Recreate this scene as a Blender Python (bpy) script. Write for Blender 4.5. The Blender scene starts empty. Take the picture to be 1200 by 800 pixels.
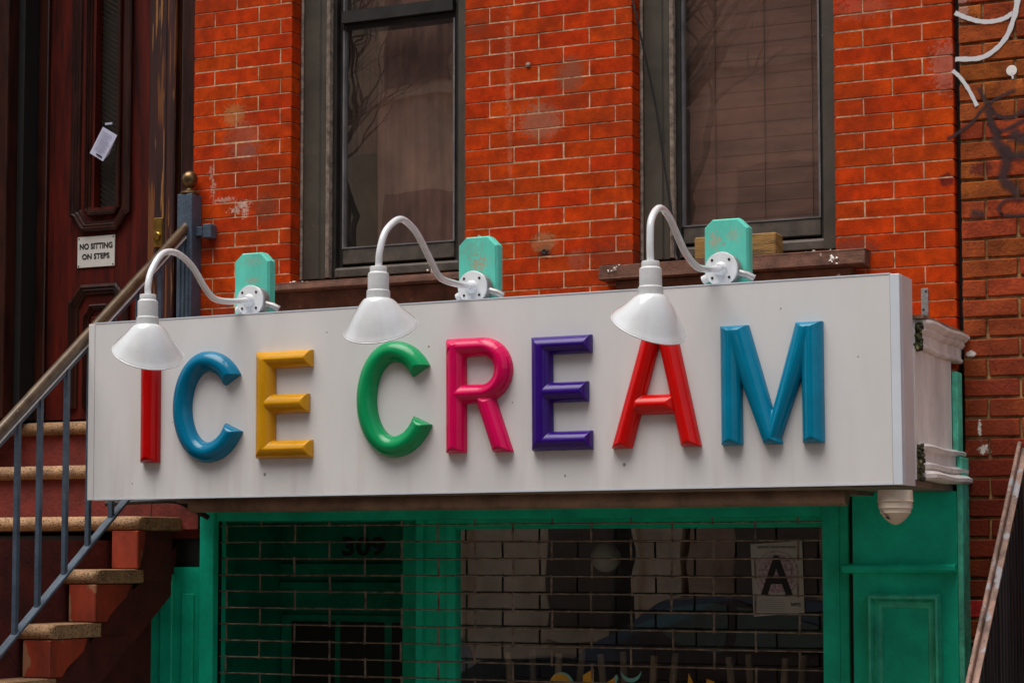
import bpy, math, random
import numpy as np
from mathutils import Vector, Matrix
random.seed(7)
rad = math.radians
S = bpy.context.scene
COL = S.collection

# ------------------------------------------------------------------ camera
cd = bpy.data.cameras.new('camera'); cam = bpy.data.objects.new('camera', cd); COL.objects.link(cam)
cd.sensor_width = 36.0; cd.lens = 73.71; cd.shift_y = 0.065
cd.clip_start = 0.05; cd.clip_end = 400
CAMP = Vector((0, -7.4, 1.65))
cam.location = CAMP; cam.rotation_euler = (rad(90+4.07), 0, rad(25.1))
S.camera = cam
# ------------------------------------------------------------------ sky, sun, exposure
W = bpy.data.worlds.new('World'); S.world = W; W.use_nodes = True
wn = W.node_tree.nodes; wl = W.node_tree.links
sky = wn.new('ShaderNodeTexSky'); sky.sky_type = 'NISHITA'; sky.sun_disc = False
SUN_EL, SUN_AZ = rad(70), rad(200)          # azimuth clockwise from +y (seen from above)
sky.sun_elevation = SUN_EL; sky.sun_rotation = SUN_AZ
sky.air_density = 1.0; sky.dust_density = 4.0; sky.ozone_density = 1.0
hs = wn.new('ShaderNodeHueSaturation'); hs.inputs['Saturation'].default_value = 0.45   # thin overcast
bg = wn['Background']; bg.inputs['Strength'].default_value = 0.085
wl.new(sky.outputs[0], hs.inputs['Color']); wl.new(hs.outputs[0], bg.inputs['Color'])
ld = bpy.data.lights.new('sun', 'SUN'); ld.energy = 1.5; ld.angle = rad(48); ld.color = (1, .95, .88)
lo = bpy.data.objects.new('sun', ld); COL.objects.link(lo)
sd = Vector((math.sin(SUN_AZ)*math.cos(SUN_EL), math.cos(SUN_AZ)*math.cos(SUN_EL), math.sin(SUN_EL)))
lo.rotation_euler = sd.to_track_quat('Z', 'Y').to_euler(); lo.location = (0, -6, 12)
S.view_settings.view_transform = 'Standard'; S.view_settings.look = 'None'
S.view_settings.exposure = 0.88; S.view_settings.gamma = 1.0
S.cycles.max_bounces = 8; S.cycles.transparent_max_bounces = 16

# ------------------------------------------------------------------ materials
def smoothpts(pts, k=6):
    P = [Vector(p) for p in pts]; P = [P[0]*2-P[1]] + P + [P[-1]*2-P[-2]]; out = []
    for i in range(1, len(P)-2):
        a, b, c, d = P[i-1:i+3]
        for j in range(k):
            t = j/k
            out.append(.5*((2*b)+(c-a)*t+(2*a-5*b+4*c-d)*t*t+(3*b-a-3*c+d)*t**3))
    out.append(P[-2]); return out

def mat(name, col, rough=.6, metal=0, var=.12, scale=9.0, bump=.0, bscale=60.0, coat=0, stretch=(1,1,1),
        rnd=0.0, spec=.5, col2=None, spot=None, spotscale=20, spotthr=.62, drip=None):
    """principled surface in world metres: broad mottling, per-object tint, specks, drips, fine relief"""
    m = bpy.data.materials.new(name); m.use_nodes = True
    n = m.node_tree.nodes; l = m.node_tree.links; b = n['Principled BSDF']
    b.inputs['Roughness'].default_value = rough; b.inputs['Metallic'].default_value = metal
    b.inputs['Specular IOR Level'].default_value = spec; b.inputs['Coat Weight'].default_value = coat
    b.inputs['Coat Roughness'].default_value = .08
    geo = n.new('ShaderNodeNewGeometry'); mp = n.new('ShaderNodeMapping')
    mp.inputs['Scale'].default_value = stretch; l.new(geo.outputs['Position'], mp.inputs['Vector'])
    V = mp.outputs[0]
    nz = n.new('ShaderNodeTexNoise'); nz.inputs['Scale'].default_value = scale; nz.inputs['Detail'].default_value = 5
    nz.inputs['Roughness'].default_value = .65; l.new(V, nz.inputs['Vector'])
    mx = n.new('ShaderNodeMix'); mx.data_type = 'RGBA'
    c2 = col2 or tuple(min(1, c*(1+var*1.5)) for c in col)
    c1 = tuple(c*(1-var*1.5) for c in col) if not col2 else col
    mx.inputs['A'].default_value = (*c1, 1); mx.inputs['B'].default_value = (*c2, 1)
    rp = n.new('ShaderNodeMapRange'); rp.inputs[1].default_value = .32; rp.inputs[2].default_value = .68
    l.new(nz.outputs['Fac'], rp.inputs[0]); l.new(rp.outputs[0], mx.inputs['Factor'])
    out = mx.outputs['Result']
    if rnd:
        oi = n.new('ShaderNodeObjectInfo'); h = n.new('ShaderNodeHueSaturation')
        r1 = n.new('ShaderNodeMapRange'); r1.inputs[3].default_value = 1-rnd; r1.inputs[4].default_value = 1+rnd*.6
        l.new(oi.outputs['Random'], r1.inputs[0]); l.new(r1.outputs[0], h.inputs['Value'])
        mu = n.new('ShaderNodeMath'); mu.operation = 'MULTIPLY'; mu.inputs[1].default_value = 37.7
        fr = n.new('ShaderNodeMath'); fr.operation = 'FRACT'; r2 = n.new('ShaderNodeMapRange')
        l.new(oi.outputs['Random'], mu.inputs[0]); l.new(mu.outputs[0], fr.inputs[0]); l.new(fr.outputs[0], r2.inputs[0])
        r2.inputs[3].default_value = .5-.010*rnd*5; r2.inputs[4].default_value = .5+.006*rnd*5
        l.new(r2.outputs[0], h.inputs['Hue']); l.new(out, h.inputs['Color']); out = h.outputs[0]
    if spot:
        for (sc, thr, cc) in spot:
            s = n.new('ShaderNodeTexNoise'); s.inputs['Scale'].default_value = sc; s.inputs['Detail'].default_value = 3
            l.new(V, s.inputs['Vector'])
            r = n.new('ShaderNodeMapRange'); r.inputs[1].default_value = thr; r.inputs[2].default_value = thr+.035
            l.new(s.outputs['Fac'], r.inputs[0])
            x = n.new('ShaderNodeMix'); x.data_type = 'RGBA'; x.inputs['B'].default_value = (*cc, 1)
            l.new(out, x.inputs['A']); l.new(r.outputs[0], x.inputs['Factor']); out = x.outputs['Result']
    m['out_socket'] = 'x'
    l.new(out, b.inputs['Base Color'])
    if bump:
        bn = n.new('ShaderNodeTexNoise'); bn.inputs['Scale'].default_value = bscale; bn.inputs['Detail'].default_value = 4
        l.new(V, bn.inputs['Vector'])
        bp = n.new('ShaderNodeBump'); bp.inputs['Strength'].default_value = bump; bp.inputs['Distance'].default_value = .004
        l.new(bn.outputs['Fac'], bp.inputs['Height']); l.new(bp.outputs[0], b.inputs['Normal'])
    return m

def soot(m, col, amt=.5, scale=2.6):
    n = m.node_tree.nodes; l = m.node_tree.links; b = n['Principled BSDF']; out = b.inputs['Base Color'].links[0].from_socket
    geo = n.new('ShaderNodeNewGeometry'); nz = n.new('ShaderNodeTexNoise'); nz.inputs['Scale'].default_value = scale; nz.inputs['Detail'].default_value = 9
    nz.inputs['Roughness'].default_value = .72; l.new(geo.outputs['Position'], nz.inputs['Vector'])
    r = n.new('ShaderNodeMapRange'); r.inputs[1].default_value = .46; r.inputs[2].default_value = .68; r.inputs[4].default_value = amt; l.new(nz.outputs['Fac'], r.inputs[0])
    mx = n.new('ShaderNodeMix'); mx.data_type = 'RGBA'; mx.inputs['B'].default_value = (*col, 1)
    l.new(out, mx.inputs['A']); l.new(r.outputs[0], mx.inputs['Factor']); l.new(mx.outputs['Result'], b.inputs['Base Color'])

def spraymat(name, col, edge, amax):
    """paint that thins out towards both sides of the stroke (uv.x runs across it)"""
    m = bpy.data.materials.new(name); m.use_nodes = True
    n = m.node_tree.nodes; l = m.node_tree.links; b = n['Principled BSDF']; b.inputs['Base Color'].default_value = (*col, 1); b.inputs['Roughness'].default_value = .6
    uv = n.new('ShaderNodeUVMap'); sp = n.new('ShaderNodeSeparateXYZ'); l.new(uv.outputs[0], sp.inputs[0])
    def ma(op, a, c):
        x = n.new('ShaderNodeMath'); x.operation = op
        for k, q in enumerate((a, c)):
            if hasattr(q, 'links'): l.new(q, x.inputs[k])
            else: x.inputs[k].default_value = q
        return x.outputs[0]
    d = ma('ABSOLUTE', ma('SUBTRACT', sp.outputs[0], .5), 0); d2 = ma('ABSOLUTE', ma('SUBTRACT', sp.outputs[1], .5), 0)
    d = ma('MAXIMUM', d, d2)
    geo = n.new('ShaderNodeNewGeometry'); nz = n.new('ShaderNodeTexNoise'); nz.inputs['Scale'].default_value = 70; nz.inputs['Detail'].default_value = 5; l.new(geo.outputs['Position'], nz.inputs['Vector'])
    d = ma('ADD', d, ma('MULTIPLY', ma('SUBTRACT', nz.outputs['Fac'], .5), edge*.9))
    r = n.new('ShaderNodeMapRange'); r.inputs[1].default_value = .46; r.inputs[2].default_value = .46-edge; r.inputs[4].default_value = amax
    l.new(d, r.inputs[0]); l.new(r.outputs[0], b.inputs['Alpha'])
    return m

def stains_and_shade(m, lst):
    """patches, each with its own centre (x, z), half-width, half-height, colour and strength, ragged by noise"""
    n = m.node_tree.nodes; l = m.node_tree.links; b = n['Principled BSDF']
    geo = n.new('ShaderNodeNewGeometry')
    nz = n.new('ShaderNodeTexNoise'); nz.inputs['Scale'].default_value = 75; nz.inputs['Detail'].default_value = 6; nz.inputs['Roughness'].default_value = .65
    l.new(geo.outputs['Position'], nz.inputs['Vector'])
    out = b.inputs['Base Color'].links[0].from_socket
    for (x, z, rx, rz, c, st, rag) in lst:
        su = n.new('ShaderNodeVectorMath'); su.operation = 'SUBTRACT'; su.inputs[1].default_value = (x, 0, z)
        l.new(geo.outputs['Position'], su.inputs[0])
        mu = n.new('ShaderNodeVectorMath'); mu.operation = 'MULTIPLY'; mu.inputs[1].default_value = (1/rx, 0, 1/rz)
        l.new(su.outputs[0], mu.inputs[0])
        le = n.new('ShaderNodeVectorMath'); le.operation = 'LENGTH'; l.new(mu.outputs[0], le.inputs[0])
        ma = n.new('ShaderNodeMath'); ma.operation = 'MULTIPLY_ADD'; ma.inputs[1].default_value = rag*4
        ma.inputs[2].default_value = -rag*2
        l.new(nz.outputs['Fac'], ma.inputs[0])
        ad = n.new('ShaderNodeMath'); ad.operation = 'ADD'; l.new(le.outputs['Value'], ad.inputs[0]); l.new(ma.outputs[0], ad.inputs[1])
        r = n.new('ShaderNodeMapRange'); r.inputs[1].default_value = 1.12; r.inputs[2].default_value = .70
        r.inputs[3].default_value = 0; r.inputs[4].default_value = st
        l.new(ad.outputs[0], r.inputs[0])
        mx = n.new('ShaderNodeMix'); mx.data_type = 'RGBA'; mx.inputs['B'].default_value = (*c, 1)
        l.new(out, mx.inputs['A']); l.new(r.outputs[0], mx.inputs['Factor']); out = mx.outputs['Result']
    l.new(out, b.inputs['Base Color'])

def glass(name, tint=(1,1,1), rough=.0, ior=1.5, dirt=.03, dirtcol=(.5,.45,.4), boost=1.0, cap=.16):
    m = bpy.data.materials.new(name); m.use_nodes = True
    n = m.node_tree.nodes; l = m.node_tree.links; n.remove(n['Principled BSDF']); o = n['Material Output']
    tr = n.new('ShaderNodeBsdfTransparent'); tr.inputs[0].default_value = (*tint, 1)
    gl = n.new('ShaderNodeBsdfGlossy'); gl.inputs['Roughness'].default_value = rough
    df = n.new('ShaderNodeBsdfDiffuse'); df.inputs[0].default_value = (*dirtcol, 1)
    fr = n.new('ShaderNodeFresnel'); fr.inputs['IOR'].default_value = ior
    mb = n.new('ShaderNodeMath'); mb.operation = 'MULTIPLY'; mb.inputs[1].default_value = boost
    l.new(fr.outputs[0], mb.inputs[0])
    mc = n.new('ShaderNodeMath'); mc.operation = 'MINIMUM'; mc.inputs[1].default_value = cap; l.new(mb.outputs[0], mc.inputs[0])
    m1 = n.new('ShaderNodeMixShader'); l.new(mc.outputs[0], m1.inputs[0]); l.new(tr.outputs[0], m1.inputs[1]); l.new(gl.outputs[0], m1.inputs[2])
    geo = n.new('ShaderNodeNewGeometry'); nz = n.new('ShaderNodeTexNoise'); nz.inputs['Scale'].default_value = 6; nz.inputs['Detail'].default_value = 8
    l.new(geo.outputs['Position'], nz.inputs['Vector'])
    r = n.new('ShaderNodeMapRange'); r.inputs[1].default_value = .2; r.inputs[2].default_value = .9; r.inputs[4].default_value = dirt*1.6
    l.new(nz.outputs['Fac'], r.inputs[0])
    bn = n.new('ShaderNodeTexNoise'); bn.inputs['Scale'].default_value = 2.2; l.new(geo.outputs['Position'], bn.inputs['Vector'])
    bp = n.new('ShaderNodeBump'); bp.inputs['Strength'].default_value = .12; bp.inputs['Distance'].default_value = .01
    l.new(bn.outputs['Fac'], bp.inputs['Height']); l.new(bp.outputs[0], gl.inputs['Normal'])
    m2 = n.new('ShaderNodeMixShader'); l.new(r.outputs[0], m2.inputs[0]); l.new(m1.outputs[0], m2.inputs[1]); l.new(df.outputs[0], m2.inputs[2])
    l.new(m2.outputs[0], o.inputs['Surface'])
    return m

M = {}
M['brick'] = mat('pressed red brick', (.50,.046,.002), .72, spec=.08, var=.26, scale=14, bump=.3, bscale=140, rnd=.085,
                 spot=[(60,.70,(.20,.03,.012)), (9,.74,(.42,.07,.02))])
stains_and_shade(M['brick'], [(-4.756,3.506,.055,.05,(.50,.19,.06),.75,.7), (-4.715,3.39,.085,.085,(.42,.13,.08),.6,.9),
    (-4.69,3.34,.04,.035,(.30,.12,.10),.7,.5), (-3.216,3.525,.06,.075,(.27,.085,.045),.85,.55), (-3.342,3.352,.09,.075,(.36,.13,.075),.85,.8),
    (-3.485,3.58,.014,.22,(.55,.17,.09),.6,1.1), (-3.475,3.28,.010,.16,(.50,.15,.08),.5,1.1), (-3.327,2.838,.03,.03,(.02,.01,.008),1,.5),
    (-3.33,2.875,.055,.04,(.42,.20,.09),.7,.7), (-3.189,2.80,.04,.04,(.40,.13,.08),.55,.4), (-4.71,3.125,.035,.016,(.75,.60,.50),.8,1.3), (-4.745,3.10,.03,.012,(.75,.60,.50),.7,1.4), (-4.70,3.09,.016,.022,(.75,.60,.50),.7,1.4), (-4.80,3.15,.05,.010,(.72,.50,.40),.5,1.3),
    (-4.86,3.20,.012,.03,(.72,.50,.40),.5,1.4), (-4.87,3.27,.010,.03,(.72,.50,.40),.45,1.2), (-4.60,3.10,.055,.06,(.14,.06,.035),.7,.7), (-4.72,2.62,.20,.13,(.22,.035,.02),.6,1.0),
    (-3.00,2.80,.14,.06,(.17,.045,.022),.6,1.0), (-2.11,2.775,.11,.035,(.16,.05,.035),.7,.9), (-1.74,3.41,.06,.09,(.50,.19,.14),.6,1.0),
    (-1.745,3.00,.03,.026,(.09,.012,.012),.85,.4),(-4.90,2.98,.09,.08,(.19,.03,.02),.5,.8), (-3.62,3.76,.05,.03,(.22,.06,.03),.6,.8),
    (-3.2,3.42,.10,.03,(.22,.03,.01),.5,1.6), (-3.42,3.27,.12,.02,(.22,.03,.01),.5,1.8), (-2.05,3.66,.12,.04,(.44,.13,.08),.4,1.2)])
M['mortar'] = mat('pale lime mortar', (.56,.34,.20), .9, var=.4, scale=30, bump=.2, bscale=200)
M['brick2'] = mat('old orange brown brick', (.33,.072,.016), .85, spec=.12, var=.35, scale=11, bump=.7, bscale=90, rnd=.24,
                  spot=[(75,.66,(.05,.015,.01)), (35,.72,(.09,.02,.015))])
stains_and_shade(M['brick2'], [(-1.4,2.2,.9,.6,(.20,.030,.014),.45,.9), (-1.60,2.05,.10,.30,(.16,.025,.012),.6,.6), (-1.60,1.65,.35,.40,(.14,.018,.010),.75,.5),  # low broad patches also paint the rail's shade onto the bottom bricks
    (-1.640,2.105,.006,.03,(.75,.7,.62),.8,.9), (-1.625,2.03,.016,.014,(.75,.7,.62),.8,1.6), (-1.685,3.62,.03,.05,(.45,.28,.24),.5,.8),
    (-1.668,2.37,.018,.012,(.85,.82,.78),.9,.4), (-1.62,3.03,.045,.03,(.11,.02,.015),.85,.5)])
M['mortar2'] = mat('yellowed sandy mortar', (.34,.19,.075), .95, var=.5, scale=22, bump=.6, bscale=150)
WHITE = [([(-1.698,3.598),(-1.665,3.580),(-1.62,3.562),(-1.575,3.556),(-1.53,3.562),(-1.505,3.575)], .018), ([(-1.470,3.70),(-1.480,3.63),(-1.492,3.57)], .022),
    ([(-1.492,3.57),(-1.520,3.50),(-1.565,3.452),(-1.62,3.428),(-1.698,3.432)], .019), ([(-1.712,3.388),(-1.690,3.365),(-1.660,3.318),(-1.634,3.262)], .015),
    ([(-1.44,3.64),(-1.40,3.66),(-1.34,3.72)], .035), ([(-1.505,3.36),(-1.503,3.345)], .008)]
DARK = [([(-1.735,3.148),(-1.66,3.190),(-1.61,3.245),(-1.565,3.275),(-1.50,3.300)], .015), ([(-1.622,3.315),(-1.60,3.27),(-1.57,3.225),(-1.53,3.205),(-1.485,3.215),(-1.44,3.25)], .018),
    ([(-1.455,3.335),(-1.45,3.28),(-1.43,3.24)], .024), ([(-1.43,3.21),(-1.50,3.175),(-1.555,3.16),(-1.590,3.19)], .018), ([(-1.59,3.23),(-1.575,3.17),(-1.56,3.15)], .03),
    ([(-1.565,3.13),(-1.53,3.05),(-1.545,2.99),(-1.50,2.94)], .042), ([(-1.53,3.09),(-1.50,3.065),(-1.42,3.075)], .036), ([(-1.50,3.14),(-1.46,3.12)], .05),
    ([(-1.55,2.86),(-1.56,2.885),(-1.53,2.912),(-1.45,2.905),(-1.40,2.89),(-1.42,2.86),(-1.50,2.852),(-1.55,2.86)], .014), ([(-1.645,2.87),(-1.625,2.868)], .035)]
soot(M['brick'], (.15,.022,.008), .55, 2.3); soot(M['brick'], (.28,.03,.006), .5, 9)
soot(M['mortar'], (.20,.09,.05), .8, 5)
soot(M['brick2'], (.09,.018,.012), .7, 3.2); soot(M['mortar2'], (.08,.04,.02), .7, 6)
M['redbrick'] = mat('bright red painted brick', (.42,.012,.010), .5, var=.3, scale=40, bump=.5)
M['casing'] = mat('brown grey casing paint', (.060,.050,.036), .5, var=.2, scale=7, bump=.1, spot=[(60,.74,(.5,.45,.4))])
M['caulk'] = mat('dusty caulk', (.25,.19,.15), .8, var=.4, scale=40, bump=.4)
M['sash'] = mat('black brown sash paint', (.018,.016,.014), .45, var=.3, scale=12, bump=.15)
M['sashl'] = mat('grey aluminium edge', (.28,.27,.28), .35, .6, var=.2)
M['rail'] = mat('brown bottom rail', (.075,.058,.045), .6, var=.3, scale=14, bump=.2)
M['sill'] = mat('brownstone', (.13,.055,.034), .85, var=.35, scale=13, bump=.6, bscale=120, spot=[(26,.70,(.28,.17,.12)), (90,.72,(.03,.015,.01))])
M['crumb'] = mat('white plaster crumbs', (.8,.75,.7), .9, var=.1)
M['sign'] = mat('white sign acrylic', (.71,.70,.70), .35, var=.035, scale=3, spec=.4, stretch=(1,1,.35), spot=[(190,.785,(.28,.24,.2))])
M['signedge'] = mat('white sign return', (.66,.62,.63), .4, var=.05, scale=5)
M['signtrim'] = mat('pale aluminium trim', (.66,.71,.78), .35, var=.04, scale=5)
M['teal'] = mat('turquoise board paint', (.10,.56,.44), .6, var=.10, scale=10, bump=.25, stretch=(1,1,.3))
stains_and_shade(M['teal'], [(-3.30,2.71,.035,.022,(.42,.30,.19),.75,1.9), (-3.325,2.76,.045,.03,(.20,.36,.27),.45,1.9), (-4.255,2.70,.03,.012,(.35,.33,.24),.6,1.6),
    (-4.26,2.775,.045,.018,(.26,.42,.33),.5,1.6), (-2.40,2.735,.018,.028,(.40,.36,.25),.75,1.6), (-2.33,2.75,.022,.020,(.33,.40,.30),.6,1.6), (-2.365,2.72,.006,.008,(.3,.36,.28),.8,.3),
    (-2.313,2.655,.005,.005,(.02,.05,.04),1,.1)])
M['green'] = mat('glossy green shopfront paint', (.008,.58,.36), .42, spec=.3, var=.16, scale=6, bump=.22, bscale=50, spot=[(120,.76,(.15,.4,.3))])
M['green_shade'] = mat('shaded green entry paint', (.003,.17,.10), .5, spec=.25, var=.25, scale=6)  # shopfront green with the shade of the recessed entry put into its colour
M['greenmid'] = mat('worn highlit green moulding', (.06,.58,.38), .45, var=.2, scale=14, bump=.3)  # lighter green paints in both worn edges and the highlights on them
M['greenlt'] = mat('pale green edge', (.09,.56,.38), .6, var=.25, scale=18, bump=.5, bscale=70)  # paler green for the pilaster's edge strips
M['cornice'] = mat('peeling white cornice paint', (.80,.76,.73), .6, var=.12, scale=8, bump=.5, bscale=70, stretch=(1,1,.5), spot=[(55,.715,(.16,.12,.07)), (150,.75,(.25,.2,.14))])
M['roofing'] = mat('brown flashing', (.17,.10,.065), .8, var=.4, scale=20, bump=.5)
M['moss'] = mat('crumbled mossy wood', (.055,.052,.025), .95, var=.7, scale=60, bump=1, bscale=120, spot=[(60,.6,(.28,.26,.12))])
M['lampw'] = mat('white lamp enamel', (.70,.72,.74), .10, var=.04, scale=12, coat=.7, spot=[(60,.76,(.5,.47,.42))])
M['lampin'] = mat('shade inner enamel', (.80,.79,.76), .4, var=.02)
M['socketm'] = mat('pale grey socket', (.60,.61,.62), .45, .0, var=.05, scale=30)
M['steel'] = mat('dull galvanised steel', (.33,.33,.33), .45, .6, var=.25, scale=30, bump=.2)
M['dark'] = mat('near black', (.006,.006,.006), .6, var=.2)
M['screw'] = mat('screw dark', (.03,.02,.015), .5, .5)
M['rubber'] = mat('black rubber cable', (.010,.010,.011), .5, var=.2)
M['wood'] = mat('mahogany', (.065,.0045,.0015), .5, spec=.25, var=.55, scale=5, bump=.35, bscale=24, stretch=(4,4,.35), coat=.0, spot=[(9,.66,(.015,.004,.003))])
M['wood2'] = mat('dark mahogany moulding', (.030,.0065,.003), .36, var=.5, scale=6, bump=.35, bscale=30, stretch=(3,3,.5), coat=.05)
M['wood3'] = mat('peeled mahogany frame', (.040,.007,.004), .5, var=.5, scale=6, bump=.5, bscale=30, stretch=(5,5,.22), coat=.0,
                 spot=[(6,.56,(.17,.055,.010)), (10,.63,(.34,.14,.03))])
M['socketd'] = mat('dark wet bead', (.06,.06,.065), .15, .3)
M['brass'] = mat('brass', (.50,.30,.07), .30, .9, var=.2, scale=30)
M['bronze'] = mat('tarnished bronze', (.16,.10,.045), .35, .8, var=.35, scale=20)
M['handrail'] = mat('worn brown handrail', (.105,.070,.040), .28, .3, var=.3, scale=12, spot=[(70,.735,(.4,.36,.3))], coat=.2)
M['blue'] = mat('slate blue iron paint', (.060,.085,.120), .45, var=.2, scale=14, bump=.5, bscale=80, spot=[(90,.71,(.02,.02,.025)), (50,.745,(.35,.38,.42))])
M['tread'] = mat('speckled granite tread', (.36,.20,.095), .75, var=.25, scale=10, bump=.8, bscale=150, spot=[(120,.56,(.13,.06,.03)), (150,.60,(.46,.34,.22)), (95,.66,(.02,.015,.01))])
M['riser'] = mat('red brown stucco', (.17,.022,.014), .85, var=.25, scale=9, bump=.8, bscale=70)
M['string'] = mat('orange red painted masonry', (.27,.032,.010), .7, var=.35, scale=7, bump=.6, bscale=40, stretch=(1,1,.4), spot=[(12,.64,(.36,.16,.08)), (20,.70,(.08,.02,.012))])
M['stucco_shade'] = mat('shaded red stucco', (.085,.010,.007), .85, var=.3, scale=8, bump=.8, bscale=60)  # red stucco darkened to carry the shade under the stoop
M['plate'] = mat('white enamel plate', (.62,.60,.56), .35, var=.05)
M['cardw'] = mat('grey white card', (.42,.40,.37), .6, var=.08)
M['ink'] = mat('black print', (.01,.01,.011), .5)
M['paper'] = mat('bluish paper', (.52,.52,.68), .7, var=.06)
M['seal'] = mat('mauve seal print', (.36,.26,.30), .6, var=.5, scale=90)
M['inkgrey'] = mat('grey print', (.20,.20,.28), .6)
M['inkred'] = mat('dark red print', (.20,.02,.03), .6)
M['tube'] = mat('brown roller housing', (.26,.17,.12), .5, .1, var=.25, scale=9, bump=.3, spot=[(60,.72,(.06,.04,.03))])
M['soffit'] = mat('dirty grey soffit', (.24,.18,.14), .7, var=.25)
M['grille'] = mat('rust tinged grille steel', (.22,.17,.135), .45, .4, var=.45, scale=30, bump=.5, spot=[(80,.66,(.22,.09,.05))])
M['hood'] = mat('cream plastic', (.66,.56,.45), .5, var=.05, scale=10)
M['timber'] = mat('weathered timber', (.26,.14,.035), .75, var=.4, scale=10, bump=.6, stretch=(.6,3,4), spot=[(40,.67,(.06,.03,.01))])
M['white_paint'] = spraymat('white spray paint', (.66,.65,.66), .12, .96)
M['dark_paint'] = spraymat('maroon spray paint', (.035,.009,.010), .34, .80)
M['nbrail'] = mat('rusty flaking rail paint', (.20,.115,.085), .6, var=.4, scale=16, bump=1, bscale=90, stretch=(1,1,.5), spot=[(14,.58,(.25,.235,.25)), (45,.66,(.10,.045,.03))])
M['nbpanel'] = mat('wet black corrugated panel', (.012,.011,.013), .5, .0, var=.7, scale=12, bump=.6, stretch=(1,3,.12), spot=[(7,.64,(.11,.05,.03))])
M['curtain'] = mat('faded brown curtain', (.185,.085,.062), .9, var=.35, scale=6, bump=.5, bscale=25, stretch=(1,1,.5))
M['slat'] = mat('brown window shade', (.185,.085,.057), .8, var=.25, scale=5, stretch=(.4,1,3))
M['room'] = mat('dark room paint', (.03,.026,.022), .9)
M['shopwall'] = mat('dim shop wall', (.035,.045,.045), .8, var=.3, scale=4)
M['stool'] = mat('pale wooden stool leg', (.30,.23,.15), .6, var=.2)
M['globe'] = mat('frosted globe', (.38,.40,.33), .5, var=.05)
M['yellow'] = mat('yellow window vinyl', (.62,.33,.03), .5, var=.15)
M['tealv'] = mat('teal window vinyl', (.18,.50,.44), .5, var=.1)
M['asphalt'] = mat('asphalt', (.04,.038,.036), .9, var=.2, scale=4, bump=.6, bscale=90)
M['concrete'] = mat('pavement concrete', (.22,.17,.13), .9, var=.15, scale=2.5, bump=.4, bscale=60)
M['stone'] = mat('opposite pale limestone', (.74,.56,.38), .85, var=.15, scale=3)
M['stone2'] = mat('opposite brownstone', (.20,.10,.065), .85, var=.2, scale=3)
M['stone3'] = mat('opposite grey brick', (.22,.20,.18), .85, var=.2, scale=3)
M['stone4'] = mat('opposite tan brownstone', (.50,.31,.21), .85, var=.2, scale=3)
M['farpane'] = mat('opposite shaded glass', (.14,.09,.065), .3)
M['bark'] = mat('bare tree bark', (.05,.038,.028), .9, var=.3, scale=12, bump=.6)
M['carpaint'] = mat('dark blue car paint', (.012,.016,.03), .25, .4, coat=1)
M['carpaint2'] = mat('silver car paint', (.45,.47,.50), .3, .5, coat=1)
M['carglass'] = mat('car glass teal', (.03,.09,.09), .05, var=.05, coat=1)
M['tyre'] = mat('tyre', (.015,.015,.015), .8)
M['glassw'] = glass('window glass', dirt=.035, dirtcol=(.40,.30,.25), boost=7, cap=.28)
M['glassd'] = glass('door glass', dirt=.006, dirtcol=(.2,.16,.1), boost=.8)
M['glasss'] = glass('shop glass', dirt=.012, dirtcol=(.3,.3,.28), boost=7, cap=.26)
for k, c in dict(red=(.44,.0015,.002), blue=(.0,.145,.27), yellow=(.60,.28,.006), green=(.005,.27,.09), pink=(.62,.002,.085), purple=(.030,.005,.17), red2=(.60,.004,.003), blue2=(.0,.19,.33)).items():
    M['L'+k] = mat('glossy %s letter plastic' % k, c, .14, var=.08, scale=7, coat=.0, spec=.30, bump=.05, bscale=30)
    M['L'+k].node_tree.nodes['Principled BSDF'].inputs['Coat Roughness'].default_value = .18

# drips of grime under the letters on the sign face
def sign_dirt(m):
    n = m.node_tree.nodes; l = m.node_tree.links; b = n['Principled BSDF']; out = b.inputs['Base Color'].links[0].from_socket
    geo = n.new('ShaderNodeNewGeometry'); mp = n.new('ShaderNodeMapping'); mp.inputs['Scale'].default_value = (19, 1, 1.6)
    l.new(geo.outputs['Position'], mp.inputs[0])
    nz = n.new('ShaderNodeTexNoise'); nz.inputs['Scale'].default_value = 1; nz.inputs['Detail'].default_value = 3; l.new(mp.outputs[0], nz.inputs['Vector'])
    r = n.new('ShaderNodeMapRange'); r.inputs[1].default_value = .50; r.inputs[2].default_value = .80; l.new(nz.outputs['Fac'], r.inputs[0])
    sp = n.new('ShaderNodeSeparateXYZ'); l.new(geo.outputs['Position'], sp.inputs[0])
    r2 = n.new('ShaderNodeMapRange'); r2.inputs[1].default_value = 2.35; r2.inputs[2].default_value = 1.92; r2.inputs[3].default_value = .02; r2.inputs[4].default_value = .30
    l.new(sp.outputs['Z'], r2.inputs[0])
    mu = n.new('ShaderNodeMath'); mu.operation = 'MULTIPLY'; l.new(r.outputs[0], mu.inputs[0]); l.new(r2.outputs[0], mu.inputs[1])
    mx = n.new('ShaderNodeMix'); mx.data_type = 'RGBA'; mx.inputs['B'].default_value = (.36,.28,.24,1)
    l.new(out, mx.inputs['A']); l.new(mu.outputs[0], mx.inputs['Factor']); l.new(mx.outputs['Result'], b.inputs['Base Color'])
sign_dirt(M['sign'])
stains_and_shade(M['sign'], [(x_, z_, r_, r_*1.2, (.16,.12,.10), .8, .3) for x_, z_, r_ in ((-4.44,2.33,.004),(-4.52,2.16,.003),(-4.11,1.955,.006),(-3.43,2.40,.004),(-2.68,1.965,.006),(-2.62,2.51,.004),(-3.10,2.19,.003),(-3.62,2.335,.003),(-2.12,2.47,.003),(-1.86,2.30,.003),(-3.85,2.47,.003),(-2.9,1.93,.004),(-4.7,1.93,.003))])

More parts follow.
